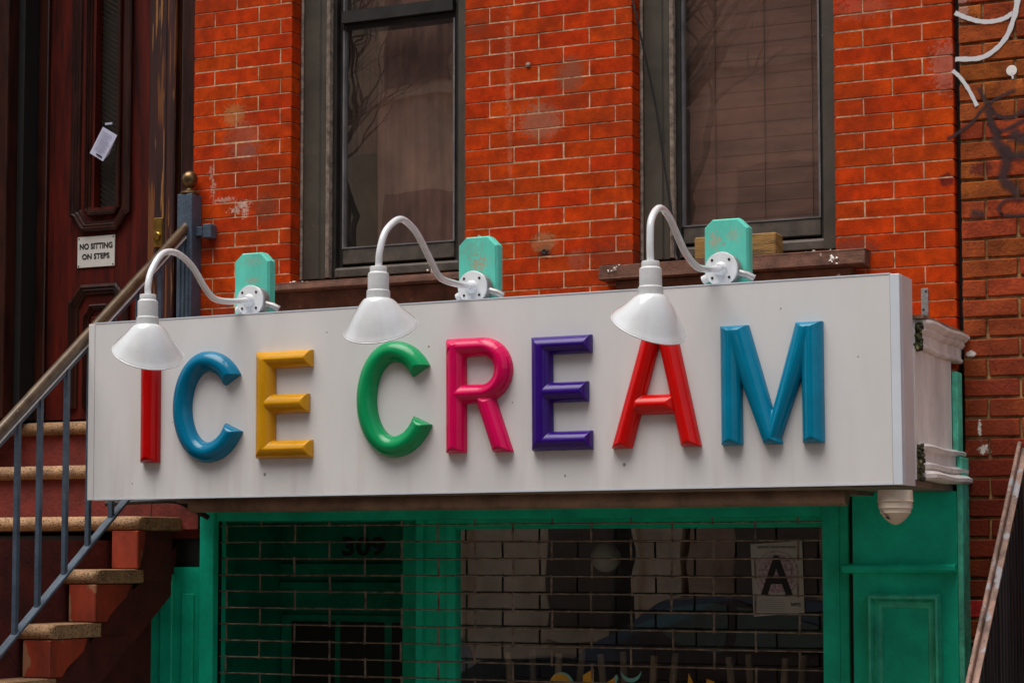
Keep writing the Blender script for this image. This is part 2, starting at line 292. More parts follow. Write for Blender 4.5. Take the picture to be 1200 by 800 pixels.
# ------------------------------------------------------------------ object helpers
WL = {}
def wloc(o): return WL.get(o.name, Vector((0,0,0))) if o else Vector((0,0,0))
def tag(o, label=None, cat=None, group=None, kind=None):
    if label: o['label'] = label
    if cat: o['category'] = cat
    if group: o['group'] = group
    if kind: o['kind'] = kind
    return o
def thing(name, label, cat, loc, group=None, rot=None):
    o = bpy.data.objects.new(name, None); COL.objects.link(o); o.location = loc
    o.empty_display_size = .1
    WL[o.name] = Vector(loc)
    if rot: o.rotation_euler = rot
    return tag(o, label, cat, group)
def link(name, me, m, parent=None, loc=(0,0,0)):
    """loc is in world metres (before any turn of the parent)"""
    o = bpy.data.objects.new(name, me); COL.objects.link(o)
    if m is not None and not me.materials: me.materials.append(m)
    loc = Vector(loc); o.parent = parent; o.location = loc - wloc(parent); WL[o.name] = loc
    return o

class MB:
    def __init__(s): s.v = []; s.f = []; s.sm = []
    def add(s, vs, fs, smooth=False):
        k = len(s.v); s.v += [tuple(v) for v in vs]
        for f in fs: s.f.append(tuple(i+k for i in f)); s.sm.append(smooth)
        return s
    def box(s, x0, x1, y0, y1, z0, z1):
        x0, x1 = sorted((x0,x1)); y0, y1 = sorted((y0,y1)); z0, z1 = sorted((z0,z1))
        return s.add([(x,y,z) for z in (z0,z1) for y in (y0,y1) for x in (x0,x1)],
            [(0,2,3,1),(4,5,7,6),(0,1,5,4),(2,6,7,3),(0,4,6,2),(1,3,7,5)])
    def prism(s, poly, axis, a, b):
        """poly of 2-D points swept along axis between a and b (x: points are (y,z); y: (x,z); z: (x,y))"""
        n = len(poly); P = lambda p, t: {'x': (t,p[0],p[1]), 'y': (p[0],t,p[1]), 'z': (p[0],p[1],t)}[axis]
        vs = [P(p,a) for p in poly]+[P(p,b) for p in poly]
        return s.add(vs, [tuple(range(n))[::-1], tuple(range(n,2*n))]+[(i,(i+1)%n,n+(i+1)%n,n+i) for i in range(n)])
    def bar(s, p, q, w, h, up=(0,0,1)):
        p, q = Vector(p), Vector(q); d = (q-p).normalized(); r = d.cross(Vector(up)).normalized(); u = r.cross(d)
        vs = [e + r*a*w/2 + u*b*h/2 for e in (p,q) for a,b in ((-1,-1),(1,-1),(1,1),(-1,1))]
        return s.add(vs, [(3,2,1,0),(4,5,6,7),(0,1,5,4),(1,2,6,5),(2,3,7,6),(3,0,4,7)])
    def tube(s, pts, r, n=10, caps=True):
        pts = [Vector(p) for p in pts]; rs = r if isinstance(r, (list,tuple)) else [r]*len(pts)
        vs = []; ref = None
        for i, p in enumerate(pts):
            t = (pts[min(i+1,len(pts)-1)]-pts[max(i-1,0)]).normalized()
            if ref is None:
                ref = t.orthogonal().normalized()
            ref = (ref - t*ref.dot(t)).normalized(); b = t.cross(ref)
            vs += [p + (ref*math.cos(2*math.pi*k/n)+b*math.sin(2*math.pi*k/n))*rs[i] for k in range(n)]
        fs = [(i*n+k, i*n+(k+1)%n, (i+1)*n+(k+1)%n, (i+1)*n+k) for i in range(len(pts)-1) for k in range(n)]
        s.add(vs, fs, True)
        if caps: s.add(vs[:n], [tuple(range(n))[::-1]]); s.add(vs[-n:], [tuple(range(n))])
        return s
    def lathe(s, prof, base=(0,0,0), axis=(0,0,1), n=28, smooth=True, caps=True):
        ax = Vector(axis).normalized(); r = ax.orthogonal().normalized(); b = ax.cross(r); base = Vector(base)
        cut = [0]
        for i in range(1, len(prof)-1):
            p0, p1, p2 = Vector(prof[i-1]), Vector(prof[i]), Vector(prof[i+1])
            if (p1-p0).length > 1e-7 and (p2-p1).length > 1e-7 and (p1-p0).angle(p2-p1) > .6: cut.append(i)
        cut.append(len(prof)-1)
        if smooth and len(cut) > 2:
            for a_, b_ in zip(cut[:-1], cut[1:]):
                s.lathe(prof[a_:b_+1], base, axis, n, None)
            if caps and prof[0][0] > 1e-4: s.add([base+ax*prof[0][1]+(r*math.cos(2*math.pi*k/n)+b*math.sin(2*math.pi*k/n))*prof[0][0] for k in range(n)], [tuple(range(n))[::-1]])
            if caps and prof[-1][0] > 1e-4: s.add([base+ax*prof[-1][1]+(r*math.cos(2*math.pi*k/n)+b*math.sin(2*math.pi*k/n))*prof[-1][0] for k in range(n)], [tuple(range(n))])
            return s
        vs = [base + ax*h + (r*math.cos(2*math.pi*k/n)+b*math.sin(2*math.pi*k/n))*R for (R,h) in prof for k in range(n)]
        fs = [(i*n+k, i*n+(k+1)%n, (i+1)*n+(k+1)%n, (i+1)*n+k) for i in range(len(prof)-1) for k in range(n)]
        s.add(vs, fs, smooth is None or smooth)
        if smooth is None or not caps: return s
        if prof[0][0] > 1e-4: s.add(vs[:n], [tuple(range(n))[::-1]])
        if prof[-1][0] > 1e-4: s.add(vs[-n:], [tuple(range(n))])
        return s
    def build(s, name, m, parent=None, bevel=0, seg=1, sharp=None):
        V = np.array(s.v, float); c = Vector(((V.min(0)+V.max(0))/2).tolist())
        me = bpy.data.meshes.new(name); me.from_pydata([tuple(Vector(v)-c) for v in s.v], [], s.f)
        me.polygons.foreach_set('use_smooth', s.sm); me.update()
        if bevel:
            import bmesh
            bm = bmesh.new(); bm.from_mesh(me); bmesh.ops.recalc_face_normals(bm, faces=bm.faces)
            es = [e for e in bm.edges if len(e.link_faces) == 2 and e.calc_face_angle(0) > .5]
            bmesh.ops.bevel(bm, geom=es, offset=bevel, segments=seg, affect='EDGES', profile=.6, clamp_overlap=True)
            bm.to_mesh(me); bm.free()
        return link(name, me, m, parent, c)

# ------------------------------------------------------------------ ground and street
MB().box(-60, 60, -70, 30, -.5, -.16).build('ground', M['asphalt']); tag(bpy.data.objects['ground'], kind='structure')
tag(MB().box(-40, 40, -9.9, -3.62, -.17, -.12).build('road', M['asphalt']), kind='structure')
sw = thing('pavement', None, None, (0,0,0)); sw['kind'] = 'structure'
slab_me = None
MB().box(-40, 40, -3.45, -1.85, -.15, -.012).build('pavement_bed', M['mortar2'], sw)
for i in range(8):
    MB().box(-8+i*1.5+.006, -8+(i+1)*1.5-.006, -3.44, -1.86, -.01, 0).build('paving_slab', M['concrete'], sw)
tag(MB().box(-40, 40, -3.62, -3.455, -.16, .0).build('kerb', M['stone3'], bevel=.02), kind='structure')
tag(MB().box(-40, 40, -13.4, -9.9, -.16, .0).build('opposite_pavement', M['concrete'], bevel=.02), kind='structure')
tag(MB().box(-40, 40, -1.85, 0.6, -.15, -.004).build('areaway_ground', M['concrete']), kind='structure')

# ------------------------------------------------------------------ bricks
import bmesh
_bm_cache = {}
def brick_mesh(w, h, d, tag_, bev, jit):
    key = (round(w,3), round(h,3), round(d,3), tag_, random.randrange(3))
    if key in _bm_cache: return _bm_cache[key]
    bm = bmesh.new(); bmesh.ops.create_cube(bm, size=1)
    for v in bm.verts: v.co = Vector((v.co.x*w, v.co.y*d, v.co.z*h))
    for v in bm.verts: v.co += Vector((random.uniform(-jit,jit), random.uniform(-jit,jit)*.6, random.uniform(-jit,jit)))
    bmesh.ops.bevel(bm, geom=list(bm.edges), offset=bev, segments=1, affect='EDGES')
    me = bpy.data.meshes.new('brick'); bm.to_mesh(me); bm.free(); _bm_cache[key] = me
    return me
def place_bricks(parent, rects, y0, depth, m, bev=.0016, jit=.0007, joint=.0046, prefix='b'):
    for (x0,x1,z0,z1) in rects:
        w, h = x1-x0-joint, z1-z0-joint
        if w < .012: continue
        me = brick_mesh(w, h, depth, prefix, bev, jit)
        o = link('brick', me, m, parent, ((x0+x1)/2, y0+depth/2+random.uniform(-.0012,.0012), (z0+z1)/2))
        o.rotation_euler = (0, random.uniform(-.002,.002), random.uniform(-.003,.003))
def mass_bricks(parent, rects, y0, depth, m, joint=.0042, label=None):
    b = MB()
    for (x0,x1,z0,z1) in rects:
        if x1-x0 < .012: continue
        dy = random.uniform(-.001,.001)
        j = joint/2; c = .002
        X0,X1,Z0,Z1 = x0+j, x1-j, z0+j, z1-j
        vs = [(X0,y0+depth,Z0),(X1,y0+depth,Z0),(X1,y0+depth,Z1),(X0,y0+depth,Z1),(X0,y0+c+dy,Z0),(X1,y0+c+dy,Z0),(X1,y0+c+dy,Z1),(X0,y0+c+dy,Z1),
              (X0+c,y0+dy,Z0+c),(X1-c,y0+dy,Z0+c),(X1-c,y0+dy,Z1-c),(X0+c,y0+dy,Z1-c)]
        b.add(vs, [(0,1,5,4),(1,2,6,5),(2,3,7,6),(3,0,4,7),(4,5,9,8),(5,6,10,9),(6,7,11,10),(7,4,8,11),(8,9,10,11)])
    o = b.build('far_bricks', m, parent); o['kind'] = 'stuff'
    return o
CZ = .0632
def rows(n0, n1, x0, x1, jodd, jeven, L=.2138, zb=3.641, c=CZ):
    out = []
    for n in range(n0, n1+1):
        zt = zb - c*n; z0 = zt - c; j = list(jodd if n % 2 else jeven)
        base = j[0]
        ks = sorted({round(base+L*k, 4) for k in range(-60, 60) if x0+.02 < base+L*k < x1-.02})
        # measured joints take the place of the regular ones close to them
        js = []
        for k in ks:
            near = [q for q in j if abs(q-k) < .03]; js.append(near[0] if near else k)
        e = [x0-.0023]+js+[x1+.0023]
        out += [(a, b, z0, zt) for a, b in zip(e[:-1], e[1:])]
    return out

house = thing('brick_house', 'red brick row house with pale joints and two dark windows above the white sign', 'house', (-4.3,0,0))
RL, RM, RR = (-4.961,-4.478), (-3.6735,-2.955), (-2.157,-1.717)
w = MB(); J = .0018; T = .36
for a, b in (RL, RM, RR): w.box(a+.006, b-.006, J, T, 2.30, 6.6)
w.box(RL[1]-J-.002, RM[0]+J+.002, J+.001, T-.002, 2.30, 2.70); w.box(RM[1]-J-.002, RR[0]+J+.002, J+.001, T-.002, 2.30, 2.70)
w.box(RL[1]-J-.002, RM[0]+J+.002, J+.001, T-.002, 4.95, 6.6); w.box(RM[1]-J-.002, RR[0]+J+.002, J+.001, T-.002, 4.95, 6.6)
w.box(-6.80, RL[0]+J+.001, J+.001, T-.002, 4.95, 6.6); w.box(-9.5, -6.80, J, T, 0, 6.6)
w.build('wall', M['mortar'], house)
D = .071
N0, N1 = -8, 17
jl = ([-4.8585,-4.641], [-4.750,-4.534]); jm = ([-3.566,-3.351,-3.135], [-3.459,-3.245,-3.027]); jr = ([-2.047,-1.828], [-1.939])
place_bricks(house, rows(N0, 16, *RL, *jl), 0, D, M['brick'])
place_bricks(house, rows(N0+1, N1, *RM, *jm), 0, D, M['brick'])
place_bricks(house, rows(-4, 20, *RR, *jr), 0, D, M['brick'])
far = rows(-30, N0-1, *RL, *jl)+rows(-30, N0, *RM, *jm)+rows(-30, -5, *RR, *jr)
far += rows(14, 20, RL[1], RM[0], *jl)+rows(14, 20, RM[1], RR[0], *jm)+rows(17, 20, *RL, *jl)+rows(N1+1, 20, *RM, *jm)
far += rows(-30, -22, RL[1], RM[0], *jl)+rows(-30, -22, RM[1], RR[0], *jm)
mass_bricks(house, far, 0, D, M['brick'])
MB().box(RL[0]+.02, RR[1]-.01, .012, .30, 1.95, 2.298).build('wall_base', M['stucco_shade'], house)
# dark rooms behind the windows
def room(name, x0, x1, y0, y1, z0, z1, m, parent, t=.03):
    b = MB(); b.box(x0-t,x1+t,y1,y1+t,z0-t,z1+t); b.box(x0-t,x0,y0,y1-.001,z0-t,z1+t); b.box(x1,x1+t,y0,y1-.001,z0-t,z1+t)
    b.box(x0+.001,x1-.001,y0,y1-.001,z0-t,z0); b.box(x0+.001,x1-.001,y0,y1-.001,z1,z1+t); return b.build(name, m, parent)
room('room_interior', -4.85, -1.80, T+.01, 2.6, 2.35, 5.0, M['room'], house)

# ------------------------------------------------------------------ windows
def window(x0, x1, gx0, gx1, zb, meet):
    """x0/x1 wall opening; gx glass; zb bottom of the opening; meet = height of the meeting rail"""
    top = 4.93
    wd = MB(); wd.box(x0+.123, x1-.02, .10, .13, zb, top)   # blind back frame, cut below
    w = MB()
    # left casing with a shallow channel; right casing
    prof = [(x0+.017,.071),(x0+.024,.066),(x0+.094,.066),(x0+.100,.074),(x0+.122,.074),(x0+.122,.16),(x0+.017,.16)]
    w.prism(prof, 'z', zb, top)
    w.box(x1-.066, x1-.001, .072, .16, zb, top)
    w.box(x0+.124, x1-.068, .075, .16, top-.08, top)
    win = w.build('window', M['casing'], house)
    c = MB(); c.prism([(x0+.001,.070),(x0+.008,.064),(x0+.016,.068),(x0+.016,.10),(x0+.001,.10)], 'z', zb, top)
    c.prism([(x0+.124,.072),(x0+.131,.066),(x0+.139,.074),(x0+.139,.12),(x0+.124,.12)], 'z', zb+.004, top)
    c.build('caulk', M['caulk'], win)
    s = MB()
    s.box(x0+.141, x0+.158, .10, .20, zb, top); s.box(x0+.160, gx0-.004, .125, .20, zb, top)
    s.box(gx1+.004, x1-.070, .125, .20, zb, top)
    s.box(gx0-.002, gx1+.002, .100, .20, meet-.034, meet+.016); s.box(gx0-.002, gx1+.002, .128, .20, meet-.06, meet-.036)
    s.build('sash', M['sash'], win)
    e = MB(); t = .0045
    e.box(gx0-.003, gx0+t, .116, .138, zb+.125, meet-.062); e.box(gx0+t+.001, gx1-.001, .117, .138, zb+.125, zb+.131)
    e.box(gx0-.003, gx0+t, .116, .138, meet+.018, top-.082)
    e.box(gx1-t, gx1+.003, .118, .138, zb+.125, meet-.062)
    e.build('storm_edge', M['sashl'], win)
    r = MB(); r.box(gx0-.002, gx1+.002, .120, .20, zb+.060, zb+.124); r.prism([(.085,zb+.002),(.20,zb+.002),(.20,zb+.056),(.10,zb+.044),(.085,zb+.036)], 'x', x0+.16, x1-.067)
    r.build('bottom_rail', M['rail'], win, bevel=.003)
    g = MB(); g.add([(gx0+t,.132,zb+.131),(gx1-t,.132,zb+.131),(gx1-t,.132,meet-.036),(gx0+t,.132,meet-.036)], [(0,1,2,3)]); g.build('pane', M['glassw'], win)
    g = MB(); g.add([(gx0+t,.130,meet+.016),(gx1-t,.130,meet+.016),(gx1-t,.130,top-.08),(gx0+t,.130,top-.08)], [(0,1,2,3)]); g.build('pane', M['glassw'], win)
    return win
w1 = window(RL[1], RM[0], -4.297, -3.782, 2.800, 3.905)
w2 = window(RM[1], RR[0], -2.794, -2.250, 2.790, 4.3)
def sill(x0, x1, zt, zl, zbot, ins):
    b = MB()
    b.prism([(-.085,zl+.006),(-.08,zt-.004),(-.074,zt),(.20,zt+.004),(.20,zl),(-.079,zl)], 'x', x0, x1)
    b.prism([(-.055,zl-.002),(.16,zl-.002),(.16,zbot),(-.010,zbot),(-.022,zbot+.012),(-.05,zl-.02)], 'x', x0+ins, x1-ins)
    o = b.build('window_sill', M['sill'], house, bevel=.004, seg=2)
    # ragged, worn edges
    for v in o.data.vertices:
        v.co += Vector((random.uniform(-.003,.003), random.uniform(-.002,.002), random.uniform(-.002,.002)))
    return o
sill(-4.60, -3.56, 2.770, 2.733, 2.640, .02)
sill(-3.062, -2.028, 2.760, 2.700, 2.630, .055)
cr = MB()
for (x, y, z, r) in [(-2.135,-.082,2.735,.016),(-2.148,-.084,2.722,.011),(-2.16,-.07,2.76,.008),(-2.23,-.05,2.765,.008),(-2.26,-.05,2.763,.006),(-2.19,-.08,2.745,.007),
                     (-2.125,-.083,2.71,.008),(-3.005,-.083,2.742,.012),(-2.985,-.08,2.752,.008),(-3.02,-.08,2.735,.009),(-2.13,-.06,2.67,.006),
                     (-4.43,.0,2.775,.012),(-4.46,-.01,2.776,.014),(-4.40,.0,2.775,.010),(-4.50,-.03,2.774,.012),(-3.86,.06,2.80,.012)]:
    for k in range(4):
        q = Vector((x+random.uniform(-r,r), y+random.uniform(-.004,.004), z+random.uniform(-r,r)*.5))
        cr.lathe([(.0005,-r*.4),(r*.5*random.uniform(.7,1.3),0),(.0005,r*.4)], q, (random.uniform(-1,1),random.uniform(-1,1),1), n=5, smooth=False)
cr.build('plaster_crumbs', M['crumb'], house)['kind'] = 'stuff'

# curtain and shade hang behind the glass
def curtain(x0, x1, z0, z1, y, label):
    nx, nz = 110, 40; vs = []; fs = []
    for j in range(nz+1):
        for i in range(nx+1):
            u = i/nx; v = j/nz; x = x0+(x1-x0)*u; z = z0+(z1-z0)*v
            yy = y + .006*math.sin(u*31+1.2*math.sin(v*4)) + .003*math.sin(u*83+v*6) + .006*math.sin(v*17+u*9)
            vs.append((x, yy, z))
    for j in range(nz):
        for i in range(nx):
            a = j*(nx+1)+i; fs.append((a, a+1, a+nx+2, a+nx+1))
    o = MB().add(vs, fs, True).build('curtain', M['curtain']); tag(o, label, 'curtain')
curtain(-4.22, -3.70, 2.80, 4.9, .27, 'faded brown curtain hanging behind the left window glass')
curtain(-4.40, -4.23, 3.36, 4.9, .33, 'narrow darker curtain edge behind the left side of the left window')
sh = thing('slatted_blind', 'brown horizontal slat blind closed behind the right window glass', 'blind', (-2.52,.25,2.8))
sm = None
for i in range(33):
    z = 2.86+i*.062
    b = MB().prism([(.240,z-.031),(.2412,z+.036),(.2425,z+.036),(.2418,z-.031)], 'x', -2.86, -2.20)
    o = b.build('slat', M['slat'], sh)
for x in (-2.70, -2.50, -2.31):
    MB().tube([(x,.232,2.84),(x,.232,4.85)], .0014, 5).build('cord', M['sash'], sh)

# ------------------------------------------------------------------ front door (left)
door = thing('front_door', 'dark mahogany panelled front door with narrow glass above the stoop', 'door', (-5.6,.3,2.26))
DY = .30
b = MB()
# leaf with a real slot for the glass
gx0, gx1, gzb = -5.694, -5.572, 3.225
b.box(-5.945, gx0, DY, DY+.05, 2.27, 4.9); b.box(gx1, -5.395, DY, DY+.05, 2.27, 4.9); b.box(gx0, gx1, DY, DY+.05, 2.27, gzb)
b.build('door_leaf', M['wood'], door)
MB().add([(gx0,DY+.03,gzb),(gx1,DY+.03,gzb),(gx1,DY+.03,4.9),(gx0,DY+.03,4.9)], [(0,1,2,3)]).build('pane', M['glassd'], door)
MB().box(gx0-.03, gx1+.03, DY+.051, DY+.06, gzb-.03, 4.9).build('pane_backing', M['room'], door)
dg = MB()   # diagonal wire behind the glass
for k in range(70):
    z = gzb-.1+k*.024
    for (za, zb_) in ((z, z+.075),):
        p0, p1 = Vector((gx0, DY+.040, za+.075)), Vector((gx1, DY+.040, zb_-.075))
        dg.bar(p0, p1, .002, .0045, (0,1,0))
dg.build('wire_mesh', M['bronze'], door)['kind'] = 'stuff'
def mould(path, prof, name, m, parent, y, closed=False):
    """moulding of section prof [(offset to the left of travel, height off the face)] along a 2-D path in x,z at depth y (towards the street)"""
    n = len(path); vs = []; k = len(prof)
    for i, p in enumerate(path):
        p = Vector((p[0],0,p[1]))
        def d(a, b): return (Vector((b[0],0,b[1]))-Vector((a[0],0,a[1]))).normalized()
        if closed: a, c = d(path[i-1], path[i]), d(path[i], path[(i+1)%n])
        else: a = d(path[max(i-1,0)], path[max(i,1)]) if i else d(path[0],path[1]); c = d(path[i], path[i+1]) if i < n-1 else a
        na, nc = Vector((-a.z,0,a.x)), Vector((-c.z,0,c.x)); mi = (na+nc).normalized(); sc = 1/max(.4, mi.dot(na))
        for (o, h) in prof:
            q = p+mi*o*sc; vs.append((q.x, y-h, q.z))
    fs = []
    for i in range(n if closed else n-1):
        j = (i+1) % n
        for a in range(k-1): fs.append((i*k+a, j*k+a, j*k+a+1, i*k+a+1))
    return MB().add(vs, fs).build(name, m, parent)
PR = [(0,-.001),(0,.018),(.006,.026),(.014,.028),(.020,.018),(.028,.020),(.034,.010),(.044,.010),(.050,-.001)]
PR2 = [(o*.6, h*.8) for o, h in PR]
def ogee(x0, x1, zb, zt, c, up=True):
    """octagon-like frame with clipped lower (and upper) corners"""
    return [(x0, zt),(x0, zb+c*1.3),(x0+c*.35, zb+c*1.1),(x0+c*.75, zb+c*.5),(x0+c*1.15, zb),(x1-c*1.15, zb),(x1-c*.75, zb+c*.5),(x1-c*.35, zb+c*1.1),(x1, zb+c*1.3),(x1, zt)]
mould(ogee(-5.815,-5.488,3.115,4.9,.058), PR, 'panel_moulding', M['wood2'], door, DY)
mould(ogee(-5.738,-5.545,3.185,4.9,.022), PR2, 'panel_moulding', M['wood2'], door, DY)
low = [(x, 5.20-z) for x, z in ogee(-5.815,-5.488,2.275,2.85,.058)][::-1]
low = [(-5.815,2.32),(-5.815,2.80),(-5.795,2.812),(-5.772,2.846),(-5.748,2.875),(-5.555,2.875),(-5.531,2.846),(-5.508,2.812),(-5.488,2.80),(-5.488,2.32)]
mould(low[::-1], PR, 'panel_moulding', M['wood2'], door, DY)
inn = [(-5.735,2.32),(-5.735,2.735),(-5.712,2.76),(-5.70,2.785),(-5.603,2.785),(-5.591,2.76),(-5.568,2.735),(-5.568,2.32)]
mould(inn[::-1], PR2, 'panel_moulding', M['wood2'], door, DY)
MB().box(-5.70,-5.60,DY-.008,DY,2.32,2.73).build('raised_panel', M['wood'], door, bevel=.005)
lk = MB().box(-5.350,-5.302,DY-.030,DY-.012,3.02,3.150); lp = lk.build('lock_plate', M['brass'], door, bevel=.004)
MB().lathe([(.018,0),(.018,.008),(.014,.012),(.0,.012)], (-5.326,DY-.030,3.068), (0,-1,0), 16).build('lock_cylinder', M['brass'], lp)
fr = thing('door_surround', 'dark mahogany door surround with peeled varnish beside the red bricks', 'door frame', (-5.3,.3,2.26))
MB().box(-5.393,-5.290,DY-.012,DY+.10,2.27,4.9).build('stop_board', M['wood3'], fr, bevel=.004)
MB().box(-5.288,-5.262,DY-.045,DY+.10,2.27,4.9).build('jamb_bead', M['wood2'], fr, bevel=.006, seg=2)
MB().box(-5.260,-5.215,DY-.07,DY+.10,2.27,4.9).build('jamb_board', M['wood3'], fr, bevel=.005)
MB().box(-5.213,-5.190,DY-.02,DY+.10,2.27,4.9).build('jamb_fillet', M['dark'], fr)
MB().box(-5.188,-4.99,DY-.06,DY+.10,2.27,4.9).build('jamb_post', M['wood2'], fr, bevel=.006, seg=2)
# left side of the recess: reveal with long vertical mouldings
MB().box(-6.00,-5.947,DY-.02,DY+.10,2.27,4.9).build('stop_board', M['wood2'], fr, bevel=.004)
MB().box(-6.035,-6.00,DY-.12,DY+.10,2.27,4.9).build('jamb_post', M['dark'], fr)
MB().box(-6.115,-6.037,DY-.19,DY+.10,2.27,4.9).build('jamb_board', M['wood2'], fr, bevel=.01, seg=2)
MB().box(-6.19,-6.117,DY-.21,DY+.10,2.27,4.9).build('jamb_board', M['wood3'], fr, bevel=.01, seg=2)
MB().box(-6.25,-6.192,DY-.30,DY+.10,2.27,4.9).build('jamb_board', M['wood'], fr, bevel=.006)
MB().box(-6.80,-6.252,DY-.26,DY+.10,2.27,4.9).build('side_panel', M['wood2'], fr)
MB().box(-6.78,-4.98,DY+.101,DY+.16,2.2,4.94).build('door_head_wall', M['room'], fr)

def text(body, name, m, parent, x0, z0, y, width=None, height=None, bold=.0, ext=.0004, tilt=0, shear=0):
    cu = bpy.data.curves.new('t', 'FONT'); cu.body = body; cu.size = 1; cu.offset = bold; cu.resolution_u = 3
    o = bpy.data.objects.new('t', cu); COL.objects.link(o)
    dg_ = bpy.context.evaluated_depsgraph_get(); me = bpy.data.meshes.new_from_object(o.evaluated_get(dg_)); bpy.data.objects.remove(o)
    V = np.array([v.co[:] for v in me.vertices]); mn, mx = V.min(0), V.max(0); sz = mx-mn
    sx = width/sz[0] if width else height/sz[1]; sz_ = height/sz[1] if height else sx
    c, s = math.cos(tilt), math.sin(tilt)
    for v in me.vertices:
        a, b2 = (v.co.x-mn[0])*sx, (v.co.y-mn[1])*sz_
        v.co = Vector((a*c-b2*s, 0, a*s+b2*c))
    me.update(); me.name = name
    return link(name, me, m, parent, (x0, y, z0))

pt = thing('door_plate_sign', 'small white NO SITTING ON STEPS plate screwed to the dark red front door', 'sign', (-5.673,DY-.004,2.95))
pb = MB().box(-5.776,-5.572,DY-.007,DY-.002,2.954,3.094).build('plate', M['plate'], pt, bevel=.001)
text('NO SITTING', 'lettering', M['ink'], pt, -5.763, 3.036, DY-.0085, .180, .027, bold=.035)
text('ON STEPS', 'lettering', M['ink'], pt, -5.749, 2.990, DY-.0085, .150, .026, bold=.035)
for x, z in ((-5.768,2.962),(-5.580,2.962),(-5.768,3.086),(-5.580,3.086)):
    MB().lathe([(.0035,0),(.003,.002),(0,.002)], (x,DY-.007,z), (0,-1,0), 8).build('screw', M['screw'], pt)
nt = thing('paper_notice', 'tilted bluish paper notice stuck to the glass slot of the front door', 'paper', (-5.655,DY-.002,3.45), rot=(0,rad(-30)*-1,0))
c0 = Vector((-5.655,0,3.515))
MB().add([(c0.x-.048,DY-.030,c0.z-.070),(c0.x+.042,DY-.036,c0.z-.070),(c0.x+.050,DY-.029,c0.z-.03),(c0.x+.048,DY-.031,c0.z+.064),(c0.x-.044,DY-.029,c0.z+.064)], [(0,1,2,3,4)]).build('sheet', M['paper'], nt)
ln = MB()
for k in range(11):
    z = c0.z+.046-k*.0088; ln.box(c0.x-.034, c0.x+.034-random.uniform(0,.02), DY-.0375, DY-.0372, z, z+.0022)
ln.build('print_lines', M['inkgrey'], nt)
MB().box(c0.x-.008, c0.x+.028, DY-.0375, DY-.0371, c0.z-.060, c0.z-.053).build('print_bar', M['ink'], nt)
tag(MB().box(-5.66,-5.62,DY+.0285,DY+.0295,3.605,3.615).build('paper_scrap', M['paper']), 'tiny torn paper scrap on the door glass above the tilted notice', 'paper')

# ------------------------------------------------------------------ stoop
st = thing('stoop', 'red brown entrance stoop with speckled stone treads left of the shop', 'steps', (-5.8,-.5,0))
SX = -4.99
fronts = [(.225,2.256),(-.055,2.045),(-.337,1.818),(-.618,1.603),(-.900,1.395),(-1.182,1.192),(-1.464,.985),(-1.746,.78)]
TH = .058
def tread(y0, z, back, x1):
    r = TH/2; prof = [(y0+r-r*math.sin(a), z-r-r*math.cos(a)) for a in [math.pi*k/6 for k in range(7)]]
    prof = [(y0+r-r*math.sin(a), z-r+r*math.cos(a)) for a in [math.pi*k/6 for k in range(7)]]   # top to bottom round the nose
    prof = prof + [(back, z-TH), (back, z)]
    n = len(prof); vs = []; xs = [-6.75, x1-.04, x1-.02, x1-.008, x1]; sh_ = [0, 0, .003, .010, .024]
    for x, s in zip(xs, sh_):
        for (yy, zz) in prof: vs.append((x, yy + (s if yy < y0+.1 else 0), z-r+(zz-(z-r))*(1-s*5)))
    fs = [(i*n+k, i*n+(k+1)%n, (i+1)*n+(k+1)%n, (i+1)*n+k) for i in range(len(xs)-1) for k in range(n)]
    fs += [tuple(range((len(xs)-1)*n, len(xs)*n)), tuple(range(n))[::-1]]
    o = MB().add(vs, fs, False).build('tread', M['tread'], st)
    for p in o.data.polygons: p.use_smooth = len(p.vertices) == 4
    return o
for i, (y, z) in enumerate(fronts):
    tread(y, z, y+.335 if i > 1 else y+.30, SX if i > 1 else -4.93)
    zb = fronts[i+1][1] if i+1 < len(fronts) else 0
    if i < 2:   # closed risers painted red
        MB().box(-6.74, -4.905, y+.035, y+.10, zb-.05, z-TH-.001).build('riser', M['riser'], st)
    elif i < 7:
        ny = fronts[i+1][0]
        zt_ = z-TH-.001; dpt = .06 if i == 2 else .24
        MB().prism([(y+.012,zb+.001),(y+.012,zt_),(y+.012+dpt,zt_),(y+.012+dpt*.9,zt_-.05),(y+.012+dpt*.45,zb+.03),(y+.012+dpt*.35,zb+.001)], 'x', SX-.130, SX-.001).build('step_block', M['string'], st, bevel=.004)
        MB().box(SX-.128, SX-.030, y+.074, y+.30, zb-.05, zt_-.001).build('step_core', M['stucco_shade'], st)
        MB().box(-6.74, SX-.135, y+.20, y+.24, zb-.05, z-TH-.001).build('riser', M['stucco_shade'], st)
# sloping underside string below the blocks
sp = [(.02,1.70),(-.32,1.50),(-.60,1.30),(-.88,1.10),(-1.16,.90),(-1.75,.50),(-1.75,.28),(.02,1.52)]
MB().prism([(y, z) for y, z in sp], 'x', SX-.125, SX-.045).build('string', M['stucco_shade'], st)
MB().box(-5.20, -5.145, -1.75, -.002, 0, 1.72).build('side_wall', M['stucco_shade'], st)
MB().box(-5.14, -4.885, .016, .062, 1.40, 1.75).build('recess_shade', M['dark'], st)  # near black box paints the shade of the recess below the landing
MB().box(-6.75, -5.21, -.30, -.25, 0, 1.74).build('back_wall', M['dark'], st)  # near black stands for the darkness behind the open steps
MB().box(-5.14, -4.885, .012, .06, 1.730, 2.24).build('landing_face', M['riser'], st)

